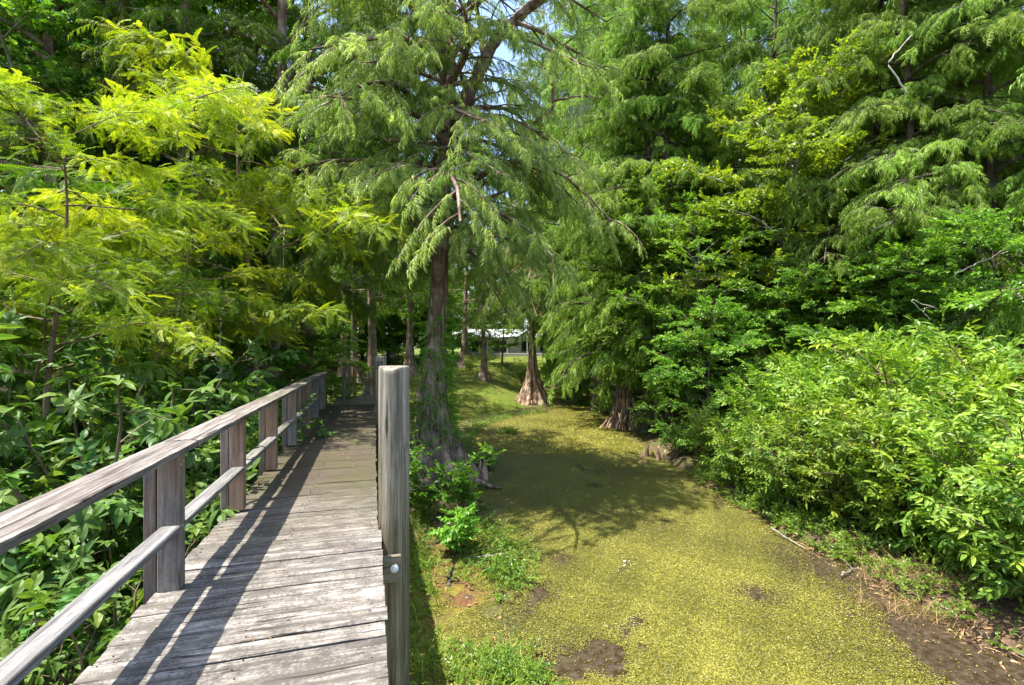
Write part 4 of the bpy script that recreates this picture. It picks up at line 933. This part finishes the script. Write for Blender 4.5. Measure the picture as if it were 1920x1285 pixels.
# ------------------------------------------------------------------ fallen wood and dry reeds
def stick(name, label, pts, r0, r1, bark='pale', extra=(), seed=0):
    P = [on(x, y, z) for x, y, z in pts]; b = np.mean(P, 0); b[2] = 0; o = thing(name, label, 'fallen wood', b); a = Acc(); limb(a, [p-b for p in P], r0, r1, 9, .006, seed)
    for e, q0, q1 in extra: limb(a, [on(*p)-b for p in e], q0, q1, 6, .004, seed+1)
    a.obj('wood', BARK[bark], o, True)
stick('fallen_log', 'short grey log lying in the marsh grass', [(868, 1050, .03), (900, 1046, .06), (953, 1040, .05)], .026, .034, 'grey', (), 2)
stick('broken_stub', 'dark broken stub poking up beside the reddish moss', [(840, 1100, .02), (843, 1080, .12), (852, 1062, .28)], .035, .018, 'dark', (([(843, 1082, .12), (832, 1081, .16)], .02, .008),), 3)
stick('rotten_stick', 'dark rotten stick in the shade below the boardwalk', [(815, 1018, .06), (835, 1012, .08), (852, 1006, .1)], .035, .02, 'dark', (), 4)
stick('bank_twig', 'long pale twig lying along the right water edge', [(1446, 990, .12), (1475, 1008, .06), (1512, 1030, .04)], .016, .008, 'grey', (), 5)
stick('bank_twig', 'forked dry twig on the mud beside the fresh low plants', [(1575, 1080, .06), (1600, 1068, .05), (1622, 1060, .06)], .014, .006, 'grey', (([(1600, 1068, .05), (1585, 1052, .1)], .008, .003),), 6)
stick('bank_twig', 'thin curved stem lying at the lower right corner', [(1740, 1115, .08), (1800, 1160, .07), (1860, 1200, .06), (1930, 1235, .06)], .009, .005, 'grey', (), 7)
stick('water_branch', 'dark twig breaking the weed in the middle of the canal', [(1085, 870, .03), (1095, 880, .1), (1108, 884, .02)], .02, .008, 'dark', (), 8)
for px, py, n, h, lab in ((1715, 1070, 60, .42, 'dry brown reeds below the right thicket'), (1800, 1125, 110, .5, 'largest clump of dry russet reeds at lower right'), (1775, 1165, 60, .3, 'low dry reeds nearest the muddy water')):
    b = on(px, py, .03); t = thing('dry_reeds', lab, 'reeds', b, 0, 1, 'dry reeds'); a = Acc(); n *= 5; q_ = rg.normal(0, 1, (n, 2)); P = np.column_stack([q_[:, 0]*.34, -q_[:, 0]*.30+q_[:, 1]*.13, np.full(n, -.04)]); blades(a, P, h, rg, .007, .9, .42); a.obj('reed_stems', LEAF['dry'], t)
for lab, px, d, pts, r0 in (('bare pale branch slanting up in the upper right foliage', 1700, 13.4, [(1662, 120), (1700, 75), (1752, 30)], 0.025), ('thin bare crooked stem in the shade below the gum tree', 1450, 16.4, [(1416, 228), (1436, 270), (1455, 290), (1462, 330)], 0.022),
                        ('pale bare stem arching out of the lit shrubs', 1740, 8.0, [(1712, 912), (1738, 880), (1775, 870)], .016), ('bare pale branch in the dark gap above the right shrubs', 1800, 11.2, [(1785, 515), (1840, 490), (1890, 472)], 0.017), ('forked bare twig in the dark gap above the tallest shrub', 1730, 11.6, [(1705, 560), (1730, 585), (1745, 600)], 0.012), ('pale bare stem in the dark left undergrowth', 415, 9.0, [(418, 700), (412, 640), (416, 590), (408, 560)], .028), ('pale lichen-covered stem at far left under the lime sprays', 138, 7.6, [(142, 700), (138, 655), (140, 600)], .06)):
    P = [at(x, d, y) for x, y in pts]; want = 'shrub' if 'shrubs' in lab and 'stem arching' in lab else 'tree'
    t = min((o for o in ALLT if o['category'] == want), key=lambda o: (o.location.x-P[0][0])**2+(o.location.y-P[0][1])**2)
    b = np.array(t.location); z_, sc_ = t.rotation_euler.z, t.scale[0]; tx = np.array([b[0], b[1], max(P[0][2]-.8, b[2]+.2)])
    hd = tx-P[0]; P = [P[0]+hd/max(np.linalg.norm(hd), 1e-6)*min(1.0, np.linalg.norm(hd))]+P
    q = P[-2]; tw = [q, q+np.array([.25, .1, .12])*(d/12), q+np.array([.5, .1, .12])*(d/12)]
    lo = lambda p: np.array([(cos(z_)*(p[0]-b[0])+sin(z_)*(p[1]-b[1])), (-sin(z_)*(p[0]-b[0])+cos(z_)*(p[1]-b[1])), p[2]-b[2]])/sc_
    a = Acc(); limb(a, [lo(p) for p in P], r0/sc_, r0*.35/sc_, 7, .012, px); limb(a, [lo(p) for p in tw], r0*.4/sc_, r0*.15/sc_, 5, .01, px+1); o = a.obj('bare_limb', BARK['pale'], t, True)
